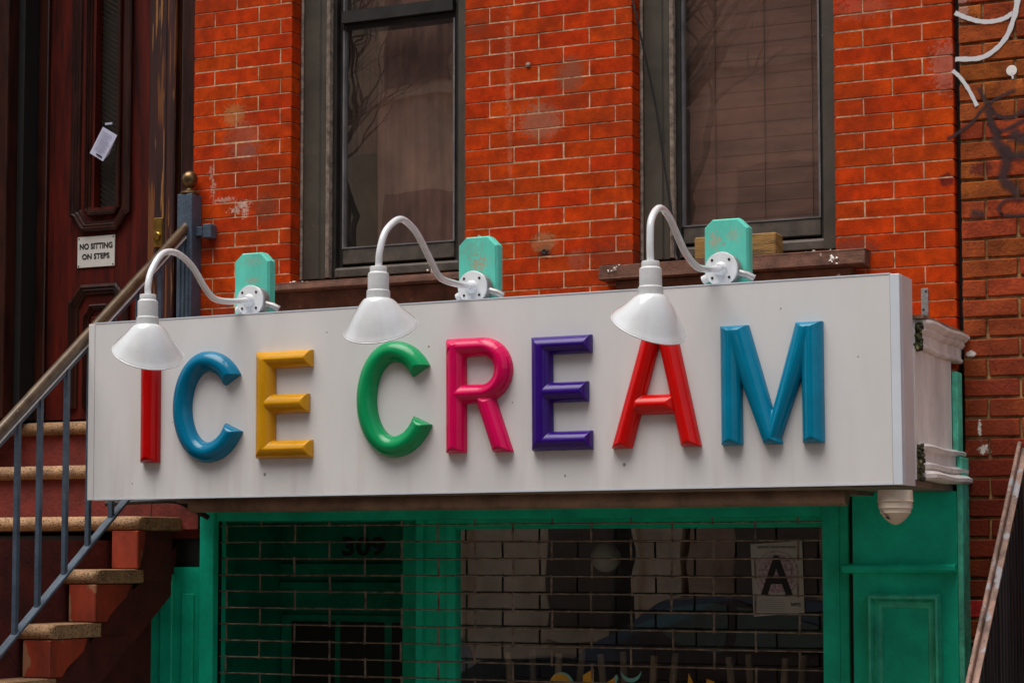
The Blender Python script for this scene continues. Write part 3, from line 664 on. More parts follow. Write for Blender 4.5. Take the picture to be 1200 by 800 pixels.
# ------------------------------------------------------------------ stair railing
RX = -4.95
rl = thing('stair_railing', 'blue grey iron stair railing with a brown handrail and ball finial on the left stoop', 'railing', (RX,-.04,1.9))
def hz(y): return 3.053 + .775*(y+.04)
np_ = MB().box(RX-.037, RX+.037, -.078, -.004, 2.02, 3.175); nw = np_.build('newel_post', M['blue'], rl, bevel=.005, seg=2)
for dx in (-.02, 0, .02):
    MB().box(RX+dx-.004, RX+dx+.004, -.083, -.077, 2.03, 3.02).build('flute', M['blue'], nw)
MB().lathe([(.040,0),(.042,.006),(.034,.014),(.016,.020),(.012,.030),(.022,.036),(.031,.052),(.034,.068),(.029,.086),(.016,.098),(.0,.102)], (RX,-.041,3.175), n=24).build('ball_finial', M['bronze'], nw)
MB().tube([(RX,-.06,hz(-.06)),(RX,-1.10,hz(-1.10)),(RX,-2.0,hz(-2.0))], .0215, 18).build('handrail', M['handrail'], rl)
MB().bar((RX,-.06,hz(-.06)-.038),(RX,-2.0,hz(-2.0)-.038),.034,.010,(1,0,0)).build('under_bar', M['blue'], rl)
MB().bar((RX+.012,-.07,hz(-.07)-.030),(RX+.012,-2.0,hz(-2.0)-.030),.006,.008,(1,0,0)).build('white_bead', M['crumb'], rl)
def lz(y): return 1.865+.752*(y+.485)
MB().bar((RX,-.25,lz(-.25)),(RX,-2.0,lz(-2.0)),.012,.036,(1,0,0)).build('bottom_bar', M['blue'], rl, bevel=.002)
for y in (-.245,-.40,-.565,-.715,-.860,-1.020,-1.150,-1.29,-1.43,-1.57,-1.71):
    MB().box(RX-.009, RX+.009, y-.009, y+.009, lz(y), hz(y)-.04).build('baluster', M['blue'], rl)
MB().box(RX+.038, RX+.070, -.052, -.030, 2.995, 3.035).build('wall_bracket', M['blue'], rl, bevel=.003)
MB().box(RX+.070, RX+.112, -.050, -.001, 2.985, 3.045).build('wall_bracket', M['blue'], rl, bevel=.004)

# ------------------------------------------------------------------ white sign
SG = thing('ice_cream_sign', 'long white box sign with bright ICE CREAM letters across the shopfront', 'sign', (-4.908,-.62,1.869), rot=(0,-.0045,0))
X0, X1, YF, YB, ZB, ZT = -4.908, -1.716, -.780, -.622, 1.869, 2.5495
MB().box(X0+.030, X1-.0335, YF+.002, YB, ZB+.006, ZT-.001).build('sign_face', M['sign'], SG)
MB().box(X0, X0+.0285, YF, YB, ZB, ZT).build('end_trim', M['sign'], SG, bevel=.0015)
MB().box(X1-.032, X1-.001, YF-.0015, YF+.03, ZB-.001, ZT+.0005).build('end_trim', M['signtrim'], SG, bevel=.0015)
MB().box(X1-.030, X1, YF+.031, YB, ZB-.0005, ZT).build('end_return', M['signedge'], SG)
MB().box(X0+.030, X1-.0335, YF, YF+.02, ZB, ZB+.0055).build('bottom_trim', M['signtrim'], SG)
MB().box(X0+.030, X1-.0335, YF+.0005, YB, ZT, ZT+.0045).build('top_trim', M['signtrim'], SG)

def seg_dist(P, a, b):
    a, b = np.array(a), np.array(b); d = b-a; t = np.clip(((P-a)@d)/(d@d), 0, 1)
    q = a+t[...,None]*d; return np.linalg.norm(P-q, axis=-1), t*np.linalg.norm(d), np.linalg.norm(d)
def stroke(P, pts, w):
    """inside distance of a flat-ended stroke along a polyline"""
    best = None; L = 0; lens = [np.linalg.norm(np.array(b)-np.array(a)) for a, b in zip(pts[:-1], pts[1:])]; tot = sum(lens)
    for i, (a, b) in enumerate(zip(pts[:-1], pts[1:])):
        d, s, l_ = seg_dist(P, a, b); s = s+L; L += l_
        if best is None: best, sb = d, s
        else:
            k = d < best-1e-9; best = np.where(k, d, best); sb = np.where(k, s, sb)
    n0 = np.array(pts[0])-np.array(pts[1]); n0 = n0/np.linalg.norm(n0); n1 = np.array(pts[-1])-np.array(pts[-2]); n1 = n1/np.linalg.norm(n1)
    c0 = np.where(sb <= 1e-6, -((P-np.array(pts[0]))@n0), sb)*1.7; c1 = np.where(sb >= tot-1e-6, -((P-np.array(pts[-1]))@n1), tot-sb)*1.7
    return np.minimum(w/2-best, np.minimum(c0, c1))
def convex(P, q, ends=(0,2), k=1.7, kk=None):
    D = None; n = len(q)
    ar = sum(q[i][0]*q[(i+1)%n][1]-q[(i+1)%n][0]*q[i][1] for i in range(n))
    for i in range(n):
        a, b = np.array(q[i]), np.array(q[(i+1)%n]); e = (b-a)/np.linalg.norm(b-a); nn = np.array([-e[1], e[0]])*(1 if ar > 0 else -1)
        d = (P-a)@nn*(kk[i] if kk else k if i in ends else 1); D = d if D is None else np.minimum(D, d)
    return D
def letter(name, label, m, field, x0, x1, z0, z1, half=.0375, H=.040, base=.006, g=.0024):
    nx, nz = int((x1-x0)/g)+3, int((z1-z0)/g)+3
    xs = x0-g+np.arange(nx)*g+1.3e-5; zs = z0-g+np.arange(nz)*g+1.7e-5
    P = np.stack(np.meshgrid(xs, zs, indexing='ij'), -1); Dm = field(P)
    t = np.clip(Dm/half, 0, 1); Hh = base + H*(.12*t+.88*np.sqrt(np.clip(1-(1-t)**2, 0, 1)))
    vs, fs, idx = [], [], {}
    def node(i, j):
        k = (i, j)
        if k not in idx: idx[k] = len(vs); vs.append((xs[i], YF-Hh[i,j], zs[j]))
        return idx[k]
    def cross(i, j, a, b):
        k = tuple(sorted(((i,j),(a,b)))) + ('e',)
        if k not in idx:
            f = Dm[i,j]/(Dm[i,j]-Dm[a,b]); idx[k] = len(vs); vs.append((xs[i]+(xs[a]-xs[i])*f, YF-base, zs[j]+(zs[b]-zs[j])*f))
        return idx[k]
    inn = Dm > 0; skirt = []
    cnt = inn[:-1,:-1].astype(int)+inn[1:,:-1]+inn[1:,1:]+inn[:-1,1:]
    for i, j in zip(*np.nonzero(cnt)):
        if cnt[i,j] == 4:
            fs.append((node(i,j), node(i+1,j), node(i+1,j+1), node(i,j+1))); continue
        c = [(i,j),(i+1,j),(i+1,j+1),(i,j+1)]; poly = []; isx = []
        for k in range(4):
            p, q = c[k], c[(k+1)%4]
            if inn[p]: poly.append(node(*p)); isx.append(0)
            if inn[p] != inn[q]:
                a, b_ = (p, q) if inn[p] else (q, p)
                poly.append(cross(*a, *b_)); isx.append(1)
        fs.append(tuple(poly))
        for k in range(len(poly)):
            if isx[k] and isx[(k+1)%len(poly)]: skirt.append((poly[k], poly[(k+1)%len(poly)]))
    n1 = len(fs); sv = {}
    def sk(i, y):
        k = (i, y)
        if k not in sv: sv[k] = len(vs); v = vs[i]; vs.append((v[0], v[1] if y else YF+.001, v[2]))
        return sv[k]
    for a, b_ in skirt: fs.append((sk(a,1), sk(a,0), sk(b_,0), sk(b_,1)))
    mb = MB(); mb.v = vs; mb.f = fs; mb.sm = [True]*n1+[True]*(len(fs)-n1)
    o = mb.build(name, m, SG); o['label'] = label; return o
Bz = 2.009; HT = .396
def F_I(P): return convex(P, [(-4.651,Bz-.003),(-4.571,Bz-.003),(-4.571,Bz+.412),(-4.651,Bz+.412)])
def F_E(x, w=.236):
    def f(P):
        z = Bz; q = lambda a,b,c,d,kk=(1,1.7,1,1): convex(P, [(a,c),(b,c),(b,d),(a,d)], kk=kk)
        return np.maximum.reduce([q(x,x+.077,z,z+HT,(1,1,1,1)), q(x,x+w,z+HT-.064,z+HT), q(x+.022,x+w-.014,z+.165,z+.236), q(x,x+w,z,z+.066)])
    return f
def F_C(cx):
    z = Bz+.201; al, ar_, az = .110, .134, .171; pts = []
    for k in range(61):
        a = rad(34+ (360-34-28)*k/60); ax = ar_ if math.cos(a) > 0 else al
        pts.append((cx+ax*math.cos(a), z+az*math.sin(a)))
    return lambda P: stroke(P, pts, .077)
def F_R(x):
    z = Bz; zc = z+.290; r = .0825; x1 = x+.255-.0325-r
    pts = [(x+.004,zc+r),(x1,zc+r)]+[(x1+r*math.sin(a), zc+r*math.cos(a)) for a in [math.pi*k/16 for k in range(1,16)]]+[(x1,zc-r),(x+.022,zc-r)]
    return lambda P: np.maximum.reduce([convex(P, [(x,z),(x+.076,z),(x+.076,z+HT+.003),(x,z+HT+.003)]), stroke(P, pts, .068),
        convex(P, [(x+.182,z),(x+.258,z),(x+.190,z+.192),(x+.112,z+.200)])])
def F_A(P):
    z = Bz; x = -2.72; t = z+HT+.004
    return np.maximum.reduce([convex(P, [(x,z),(x+.073,z),(x+.190,t),(x+.122,t)]), convex(P, [(x+.252,z),(x+.323,z),(x+.235,t),(x+.165,t)]),
        convex(P, [(x+.072,z+.112),(x+.240,z+.112),(x+.240,z+.180),(x+.072,z+.180)], (1,3), 1.0)])
def F_M(P):
    z = Bz; x = -2.325; t = z+HT+.004
    return np.maximum.reduce([convex(P, [(x,z),(x+.073,z),(x+.073,t),(x,t)]), convex(P, [(x+.280,z),(x+.353,z),(x+.353,t),(x+.280,t)]),
        convex(P, [(x+.005,t),(x+.098,t),(x+.212,z),(x+.146,z)]), convex(P, [(x+.348,t),(x+.262,t),(x+.146,z),(x+.199,z)])])
letter('letter', 'red letter I', M['Lred'], F_I, -4.66, -4.56, Bz-.01, Bz+.42)
letter('letter', 'blue letter C', M['Lblue'], F_C(-4.357), -4.52, -4.17, Bz-.02, Bz+.43)
letter('letter', 'yellow letter E', M['Lyellow'], F_E(-4.138), -4.15, -3.89, Bz-.01, Bz+.41)
letter('letter', 'green letter C', M['Lgreen'], F_C(-3.565), -3.73, -3.38, Bz-.02, Bz+.43)
letter('letter', 'pink letter R', M['Lpink'], F_R(-3.351), -3.36, -3.08, Bz-.01, Bz+.42)
letter('letter', 'purple letter E', M['Lpurple'], F_E(-3.018, .226), -3.03, -2.78, Bz-.01, Bz+.41)
letter('letter', 'red letter A', M['Lred2'], F_A, -2.73, -2.39, Bz-.01, Bz+.41)
letter('letter', 'blue letter M', M['Lblue2'], F_M, -2.335, -1.965, Bz-.01, Bz+.41)

# ------------------------------------------------------------------ boards and lamps
def board(x0, x1, label):
    c = .032; e = .030; z0, z1 = 2.45, 2.802
    # front face smaller than the body: chamfered right side and clipped corners
    f = [(x0,z0),(x1,z0),(x1,z1-c),(x1-c,z1),(x0+c*.9,z1),(x0,z1-c*.8)]
    n = len(f); ya, yb, yc = -.640, -.628, -.592
    g = [(x0-.004,z0),(x1+.006,z0),(x1+.006,z1-c+.004),(x1-c+.004,z1+.006),(x0+c*.9-.003,z1+.006),(x0-.004,z1-c*.8+.004)]
    vs = [(x,ya,z) for x,z in f]+[(x,yb,z) for x,z in g]+[(x,yc,z) for x,z in g]
    fs = [tuple(range(n)), tuple(range(2*n,3*n))[::-1]]+[(k*n+(i+1)%n, k*n+i, (k+1)*n+i, (k+1)*n+(i+1)%n) for k in (0,1) for i in range(n)]
    o = MB().add(vs, fs).build('mounting_board', M['teal']); tag(o, label, 'board', 'turquoise boards behind the lamps')
board(-4.335,-4.193,'turquoise board with clipped corners behind the leftmost lamp, nearest the stair railing')
board(-3.379,-3.234,'scraped turquoise board with clipped corners behind the middle lamp, beside the left window')
board(-2.434,-2.285,'turquoise board with clipped corners behind the rightmost lamp, in front of the right window')

def lamp(X, plate_z, arm, neck, rc, rr, nrm, label, rad_=.0118):
    t = thing('barn_lamp', label, 'lamp', (X,-.66,plate_z), 'white gooseneck lamps above the sign')
    jb = MB().lathe([(.050,0),(.056,.004),(.056,.044),(.052,.048)], (X+.004,-.642,plate_z), (0,-1,0), 28).build('junction_box', M['steel'], t)
    # knuckle fittings either side of the box
    MB().tube([(X+.05,-.668,plate_z-.012),(X+.085,-.664,plate_z-.022),(X+.105,-.655,plate_z-.034)], .013, 12).build('conduit_elbow', M['steel'], jb)
    MB().tube([(X-.045,-.66,plate_z-.018),(X-.078,-.655,plate_z-.030)], .015, 12).build('conduit_nut', M['socketm'], jb)
    pl = MB().lathe([(.0575,0),(.0585,.003),(.056,.007),(.024,.0105),(.0215,.018),(.017,.026),(.0135,.032),(.0,.032)], (X,-.690,plate_z), (0,-1,0), 36).build('base_plate', M['lampw'], t)
    for a in (45,135,225,315):
        MB().lathe([(.0050,0),(.0045,.0022),(0,.0022)], (X+.043*math.cos(rad(a)),-.6985,plate_z+.043*math.sin(rad(a))), (0,-1,0), 8).build('screw', M['screw'], pl)
    pts = smoothpts([(X+dx, y, z) for (dx, y, z) in arm], 7)
    MB().tube(pts, rad_, 16).build('arm', M['lampw'], t)
    nk = Vector(neck)      # top of the socket
    so = MB().lathe([(.012,0),(.027,0),(.0285,-.003),(.0285,-.018),(.0345,-.024),(.0352,-.028),(.0352,-.078),(.039,-.082),(.0395,-.106),(.036,-.108)], nk, n=32).build('socket', M['socketm'], t)
    # shade: circles lofted from the level neck to the slanted rim
    top = nk+Vector((0,0,-.106)); rc = Vector(rc); n_ = Vector(nrm).normalized(); up = Vector((0,0,1))
    prof = [(0,.040),(.015,.0445),(.04,.049),(.09,.0545),(.16,.0605),(.28,.070),(.45,.0835),(.65,.0985),(.82,.1105),(.93,.1185),(.985,.1225),(1,.1225)]
    N = 56; vs = []
    for (tt, r) in prof:
        e = tt; c = top.lerp(rc, e); ax = up.lerp(-n_, min(1, tt*1.15+.0)).normalized(); r *= rr/.1225
        rx = Vector((1,0,0)); rx = (rx-ax*rx.dot(ax)).normalized(); ry = ax.cross(rx)
        vs += [c+(rx*math.cos(2*math.pi*k/N)+ry*math.sin(2*math.pi*k/N))*r for k in range(N)]
    fs = [(i*N+k, (i+1)*N+k, (i+1)*N+(k+1)%N, i*N+(k+1)%N) for i in range(len(prof)-1) for k in range(N)]
    shb = MB().add(vs, fs, True)
    sh_ = shb.build('shade', M['lampw'], t)
    md = sh_.modifiers.new('thick', 'SOLIDIFY'); md.thickness = .0016; md.offset = 0
    rim = [Vector(v) for v in vs[-N:]]
    MB().tube(rim+rim[:2], .0024, 8, caps=False).build('rim', M['lampw'], sh_)
    return t
lamp(-4.235, 2.617, [(0,-.70,2.617),(0,-.83,2.598),(0,-.935,2.597),(0,-.999,2.630),(0,-1.084,2.698),(0,-1.18,2.732),(.003,-1.272,2.719),(.006,-1.340,2.655),(.010,-1.368,2.60),(.011,-1.370,2.555)],
     (-4.224,-1.37,2.562), (-4.238,-1.345,2.361), .1235, (-.396,.378,-.837), 'white gooseneck lamp over the red letter I, leftmost of the three')
lamp(-3.299, 2.617, [(0,-.70,2.617),(0,-.83,2.613),(0,-.945,2.620),(0,-1.012,2.665),(0,-1.080,2.720),(0,-1.150,2.764),(0,-1.245,2.781),(-.003,-1.335,2.730),(-.008,-1.368,2.66),(-.012,-1.370,2.60)],
     (-3.311,-1.37,2.606), (-3.321,-1.335,2.405), .1225, (-.075,.488,-.869), 'white gooseneck lamp above the green letter C, middle of the three')
lamp(-2.357, 2.627, [(0,-.70,2.627),(0,-.86,2.606),(0,-.945,2.606),(0,-1.041,2.637),(0,-1.110,2.680),(0,-1.190,2.733),(0,-1.275,2.747),(.003,-1.350,2.700),(.006,-1.370,2.63),(.007,-1.370,2.56)],
     (-2.350,-1.37,2.566), (-2.366,-1.345,2.366), .1213, (-.429,.321,-.844), 'white gooseneck lamp over the red letter A, rightmost of the three')

# ------------------------------------------------------------------ shopfront
sf = thing('shopfront', 'green painted ground floor shopfront under the white sign', 'shopfront', (-3.3,0,0))
XR = -1.715
cb = MB().box(-4.890, XR, -.618, -.105, 1.905, 2.335).build('cornice_box', M['cornice'], sf)
MB().box(-4.885, XR+.03, -.61, .0, 2.435, 2.447).build('cornice_flashing', M['roofing'], sf)
MB().box(-4.885, XR-.002, -.60, .0, 2.336, 2.434).build('cornice_core', M['cornice'], sf)
top_p = [(-.02,2.337),(.010,2.337),(.016,2.342),(.016,2.350),(.009,2.356),(.010,2.386),(.020,2.392),(.027,2.400),(.022,2.408),(.032,2.413),(.043,2.424),(.043,2.433),(-.02,2.433)]
bot_p = [(-.02,1.904),(.030,1.904),(.046,1.912),(.047,1.924),(.032,1.934),(.020,1.938),(.032,1.944),(.033,1.956),(.018,1.962),(.010,1.966),(.010,2.000),(.024,2.006),(.027,2.016),(.012,2.024),(-.02,2.026)]
def sag_mould(prof, y0, y1, name, n=12):
    vs = []; k = len(prof)
    for i in range(n+1):
        y = y0+(y1-y0)*i/n; s = .004*math.sin(i*.8)+random.uniform(-.001,.001); e = .5 if i == 0 else 1
        for (dx, z) in prof: vs.append((XR+dx*e+random.uniform(-.0004,.0004), y, z+s*.6))
    fs = [(i*k+a, i*k+(a+1)%k, (i+1)*k+(a+1)%k, (i+1)*k+a) for i in range(n) for a in range(k)]+[tuple(range(k))[::-1], tuple(range(n*k,(n+1)*k))]
    return MB().add(vs, fs).build(name, M['cornice'], sf)
sag_mould(top_p, -.585, .015, 'cornice_moulding'); sag_mould(bot_p, -.575, .055, 'cornice_moulding')
MB().box(-4.885, XR-.004, -.60, -.02, 1.882, 1.903).build('soffit', M['soffit'], sf)
ms = MB()
for (z0, z1) in ((2.335,2.425),(1.905,2.02)):
    for k in range(60):
        r = random.uniform(.004,.012)
        ms.lathe([(.0005,-r),(r,0),(.0005,r)], (XR+random.uniform(0,.018), -.60+abs(random.gauss(0,.012)), random.uniform(z0,z1)), (random.uniform(-1,1),random.uniform(-1,1),1), n=5, smooth=False)
ms.build('rotten_edge', M['moss'], sf)['kind'] = 'stuff'
# right pilaster
MB().box(-2.078, -1.704, -.10, .0, 0, 1.881).build('pilaster', M['green'], sf)
MB().box(-1.7035, -1.683, -.10, .03, 0.0, 2.0).build('pilaster_edge', M['greenlt'], sf, bevel=.003)
MB().box(-1.7145, -1.694, -.104, -.03, 2.0, 2.30).build('pilaster_edge', M['greenlt'], sf, bevel=.003)
MB().prism([(-.101,1.593),(-.126,1.597),(-.138,1.606),(-.138,1.619),(-.128,1.626),(-.101,1.628)], 'x', -2.108, -1.7042).build('ledge', M['green'], sf)
# sunk panel: stiles and rails stand proud of the field
MP = [(0,-.001),(.0,.006),(.006,.013),(.014,.013),(.018,.006),(.026,.008),(.032,.003),(.042,.003),(.048,-.001)]
mould([(-2.019,.50),(-1.759,.50),(-1.759,1.522),(-2.019,1.522)], [(o_*1.1, h_*3.4) for o_, h_ in MP], 'panel_moulding', M['greenmid'], sf, -.10, closed=True)
MB().box(-2.088-.016, -2.0785, -.04, .02, 0, 1.881).build('shadow_gap', M['dark'], sf)
# door frame right of the grille
MB().box(-2.206, -2.107, -.05, .05, 0, 1.858).build('frame_post', M['green'], sf, bevel=.003)
MB().box(-2.150, -2.142, -.055, -.0505, 0, 1.857).build('frame_bead', M['green'], sf)
MB().box(-4.876, -4.808, -.05, .05, 0, 1.880).build('frame_post', M['green'], sf, bevel=.003)
MB().box(-5.26, -4.878, .0, .011, 0, 1.61).build('side_board', M['green'], sf)
MB().box(-5.092, -5.03, -.02, -.0005, 0, 1.58).build('side_stile', M['green'], sf, bevel=.004)
MB().box(-4.990, -4.93, -.012, -.0005, 0, 1.50).build('side_panel', M['green'], sf, bevel=.004)
# roller housing under the sign
MB().tube([(-4.72,-.34,1.862),(-2.027,-.34,1.862)], .034, 22).build('roller_housing', M['tube'], sf)
MB().box(-4.80, -2.0, -.33, -.05, 1.868, 1.8815).build('roller_board', M['soffit'], sf)
MB().box(-4.806, -2.208, -.03, .30, 1.800, 1.868).build('head_board', M['green'], sf)
# recessed entrance on the left of the shop
RY = .60
MB().box(-5.30, -4.06, RY, RY+.05, 0, 2.2).build('entry_back', M['green_shade'], sf)
MB().box(-4.870, -4.24, RY-.030, RY-.001, 1.515, 1.545).build('transom_bar', M['green_shade'], sf, bevel=.004)
MB().box(-4.870, -4.24, RY-.020, RY-.001, 1.60, 1.625).build('transom_bar', M['green_shade'], sf, bevel=.004)
text('309', 'house_number', M['ink'], sf, -4.565, 1.655, RY-.004, .215, .085, bold=.035)
ed = MB().box(-4.86, -4.24, RY-.018, RY-.001, 0, 1.40).build('shop_door', M['green_shade'], sf)
for a, b2 in ((-4.806,-4.590),(-4.560,-4.345),(-4.306,-4.245)):
    MB().box(a, b2, RY-.024, RY-.0185, .35, 1.371).build('pane', M['dark'], ed)
MB().box(-5.30, -3.80, .301, RY+.05, 1.869, 1.90).build('shade_ceiling', M['dark'], sf)  # unseen black ceiling added to darken the entry recess
MB().box(-4.90, -4.875, .051, RY-.001, 0, 1.868).build('entry_side', M['green_shade'], sf)
MB().box(-4.235, -4.05, RY-.06, RY-.001, 0, 1.86).build('entry_pier', M['green'], sf)
MB().box(-3.93, -3.80, .115, .60, 0, 1.86).build('entry_pier', M['green'], sf)
MB().box(-3.935, -3.905, .09, .114, 0, 1.86).build('corner_bead', M['green'], sf)
# side of the recess (lit column) and window frame
sw_ = MB(); sw_.box(-3.799, -3.76, .095, .15, 0, 1.80); sw_.box(-3.759, -2.207, .095, .15, 1.762, 1.80); sw_.box(-3.759, -2.207, .095, .15, .55, .62)
win = sw_.build('shop_window', M['green'], sf)
MB().add([(-3.76,.12,.62),(-2.207,.12,.62),(-2.207,.12,1.762),(-3.76,.12,1.762)], [(0,1,2,3)]).build('pane', M['glasss'], win)
MB().box(-3.80, -2.107, .10, .14, 0, .55).build('window_base', M['green'], sf)
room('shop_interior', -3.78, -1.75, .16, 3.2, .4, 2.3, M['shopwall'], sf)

# things seen inside the shop window
tag(MB().lathe([(.0005,-.062)]+[(.062*math.sin(a), -.062*math.cos(a)) for a in [math.pi*k/14 for k in range(1,14)]]+[(.0005,.062)], (-3.30,.55,1.652), n=26).build('globe_lamp', M['globe']),
    'round pale globe lamp hanging inside the shop behind the grille', 'lamp')
tag(MB().tube([(-3.60,.55,1.735),(-3.50,.55,1.722),(-3.38,.55,1.735),(-3.30,.55,1.715)], .004, 6).build('lamp_cord', M['rubber']), 'thin cord looping above the pale globe lamp inside the shop', 'cord')
def stool(x, label):
    t = thing('stool', label, 'stool', (x,.5,.75), 'upturned stools inside the shop')
    MB().lathe([(.15,0),(.155,.01),(.155,.028),(.15,.035)], (x,.5,.72), n=20).build('seat', M['stool'], t)
    for dx, dy in ((-1,-1),(1,-1),(-1,1),(1,1)):
        MB().tube([(x+dx*.075,.5+dy*.08,.755),(x+dx*.115,.5+dy*.12,1.265)], [.021,.014], 8).build('leg', M['stool'], t)
for i, x in enumerate((-3.55,-3.14,-2.60)):
    stool(x, ('wooden stool turned upside down at the left of the shop window', 'wooden stool turned upside down near the middle of the shop window', 'wooden stool turned upside down below the grade card')[i])
vn = thing('window_lettering', 'tops of yellow and teal lettering on the lower shop window glass', 'lettering', (-3.05,.115,1.1))
def glyph(pts, m, y): MB().add([(x,y,z) for x, z in pts], [tuple(range(len(pts)))]).build('glyph', m, vn)
def arc(cx, cz, r, a0, a1, n=10): return [(cx+r*math.cos(rad(a0+(a1-a0)*k/n)), cz+r*math.sin(rad(a0+(a1-a0)*k/n))) for k in range(n+1)]
for (cx, r) in ((-3.314,.046),):
    glyph(arc(cx+.006,1.154,r+.006,15,165)+arc(cx,1.15,r-.018,165,15), M['tealv'], .1165)
    glyph(arc(cx,1.155,r,0,180)+[(cx-r,1.06),(cx+r,1.06)], M['yellow'], .1155)
glyph([(-3.218,1.06),(-3.218,1.196),(-3.172,1.222),(-3.172,1.06)], M['yellow'], .1155)
glyph([(-3.135,1.16),(-3.10,1.178),(-3.078,1.203),(-3.07,1.19),(-3.085,1.15)], M['tealv'], .1165)
glyph([(-3.13,1.06),(-3.125,1.165),(-3.085,1.192),(-3.078,1.06)], M['yellow'], .1155)
glyph(arc(-3.018,1.215,.042,190,350)+arc(-3.018,1.235,.046,340,200), M['tealv'], .1165)
glyph([(-3.05,1.06),(-3.05,1.168),(-2.985,1.168),(-2.985,1.06)], M['yellow'], .1155)
glyph([(-2.80,1.06),(-2.782,1.214),(-2.74,1.13),(-2.735,1.06)], M['yellow'], .1155)
glyph([(-2.73,1.06),(-2.71,1.195),(-2.68,1.185),(-2.66,1.06)], M['yellow'], .1155)

gc = thing('grade_card', 'white card with a large dark A in the shop window behind the grille', 'card', (-2.43,.11,1.42))
GY = .112
MB().add([(-2.521,GY,1.430),(-2.324,GY,1.446),(-2.331,GY,1.712),(-2.532,GY,1.700)], [(0,1,2,3)]).build('card', M['cardw'], gc)
MB().lathe([(.080,0),(.086,.0001)], (-2.430,GY-.0008,1.590), (0,-1,0), 32, smooth=False, caps=False).build('seal_ring', M['seal'], gc)
MB().lathe([(.0,0),(.072,.0001)], (-2.430,GY-.0008,1.590), (0,-1,0), 32, smooth=False, caps=False).build('seal_disc', M['seal'], gc)
text('A', 'grade_letter', M['ink'], gc, -2.492, 1.512, GY-.0016, .124, .146, bold=.03)
text('SANITARY INSPECTION GRADE', 'heading', M['ink'], gc, -2.505, 1.684, GY-.0016, .150, .009, bold=.01)
text('NYC', 'city_mark', M['ink'], gc, -2.375, 1.470, GY-.0016, .038, .013, bold=.05)
gl_ = MB()
for k in range(6): gl_.box(-2.505, -2.40, GY-.0012, GY-.0008, 1.492-k*.008, 1.4935-k*.008)
gl_.build('print_lines', M['inkgrey'], gc)

# ------------------------------------------------------------------ security grille
gr = thing('security_grille', 'steel roll-down grille of rods and short links in front of the shop window', 'grille', (-3.5,0,0))
rod_me = None; ZR = 1.847
nr = 27
for k in range(nr):
    z = ZR-.0672*k
    if rod_me is None:
        o = MB().tube([(-4.822,0,z),(-2.206,0,z)], .0034, 6, caps=False).build('rod', M['grille'], gr); rod_me = o.data
    else: link('rod', rod_me, M['grille'], gr, (-3.514,random.uniform(-.0015,.0015),z))
lk_me = None
for j in range(16):
    x = -4.771+.16413*j
    for k in range(nr-1):
        if (k+j) % 2 == 0: continue
        z = ZR-.0672*(k+.5)
        if lk_me is None:
            o = MB().box(x-.0042, x+.0042, -.0075, -.0035, z-.040, z+.040).build('link', M['grille'], gr, bevel=.001); lk_me = o.data
        else:
            o = link('link', lk_me, M['grille'], gr, (x+random.uniform(-.003,.003),-.0055,z)); o.rotation_euler = (0, random.uniform(-.03,.03), 0)
MB().box(-4.806, -4.826+.001, -.012, .012, 0, 1.868).build('guide_channel', M['dark'], gr)

# ------------------------------------------------------------------ small hardware
hd = thing('sensor_hood', 'cream ribbed plastic hood hanging under the right end of the sign', 'alarm', (-1.766,-.68,1.86))
pr = [(.056,0),(.057,-.034),(.060,-.036),(.0555,-.039),(.0545,-.056),(.0555,-.058),(.052,-.060),(.0495,-.072),(.050,-.074),(.0465,-.076),(.038,-.088),(.027,-.099),(.015,-.108),(.0005,-.113)]
MB().lathe(pr, (-1.766,-.69,1.868), n=32).build('hood_shell', M['hood'], hd)
MB().add([(-1.806,-.728,1.806),(-1.797,-.737,1.796),(-1.772,-.726,1.772),(-1.788,-.718,1.776)], [(0,1,2,3)]).build('lens_slot', M['dark'], hd)
bk = thing('metal_strap', 'small flat steel strap with two holes on the brick wall right of the sign', 'bracket', (-1.83,-.003,2.56))
MB().box(-1.843, -1.817, -.006, -.0015, 2.44, 2.612).build('strap', M['steel'], bk, bevel=.001)
for x, z in ((-1.825,2.600),(-1.834,2.535)):
    MB().lathe([(.0045,0),(.0,.0005)], (x,-.0062,z), (0,-1,0), 10).build('hole', M['dark'], bk)
tb = MB().box(-2.69, -2.372, -.045, .045, 2.762, 2.846).build('timber_block', M['timber'], bevel=.004); tag(tb, 'weathered timber offcut lying on the right window sill behind the board', 'timber')
cbl = MB().tube(smoothpts([(-2.954,-.004,3.95),(-2.950,-.004,3.80),(-2.931,.0,3.698),(-2.879,.045,3.39),(-2.839,.055,3.10),(-2.815,.06,2.93),(-2.80,.05,2.80),(-2.785,.03,2.775)], 6), .0042, 8).build('hanging_cable', M['rubber'])
tag(cbl, 'thin black cable slanting down the left side of the right window', 'cable')
kt = MB()
for k in range(9):
    a = k*1.1; kt.tube([(-1.79+.012*math.cos(a),-.64+.01*math.sin(a),2.556+.004*k*.4),(-1.775+.014*math.cos(a+1.5),-.645,2.575+.006*math.sin(a)),(-1.79+.022*math.cos(a+3),-.64,2.560)], .0035, 6)
tag(kt.build('cable_tangle', M['rubber']), 'small tangle of black cable on top of the sign near its right end', 'cable')
pp = MB().tube(smoothpts([(-5.24,-.20,1.872),(-5.13,-.20,1.876),(-5.02,-.19,1.880),(-4.90,-.19,1.880),(-4.83,-.18,1.850),(-4.755,-.17,1.812)], 5), .0105, 10).build('black_conduit', M['rubber'])
tag(pp, 'black conduit bending under the left end of the white sign', 'pipe')
tag(MB().tube([(-5.012,-.20,1.875),(-5.010,-.21,1.79)], .0022, 6).build('hanging_wire', M['rubber']), 'short thin wire dangling from the black conduit', 'wire')
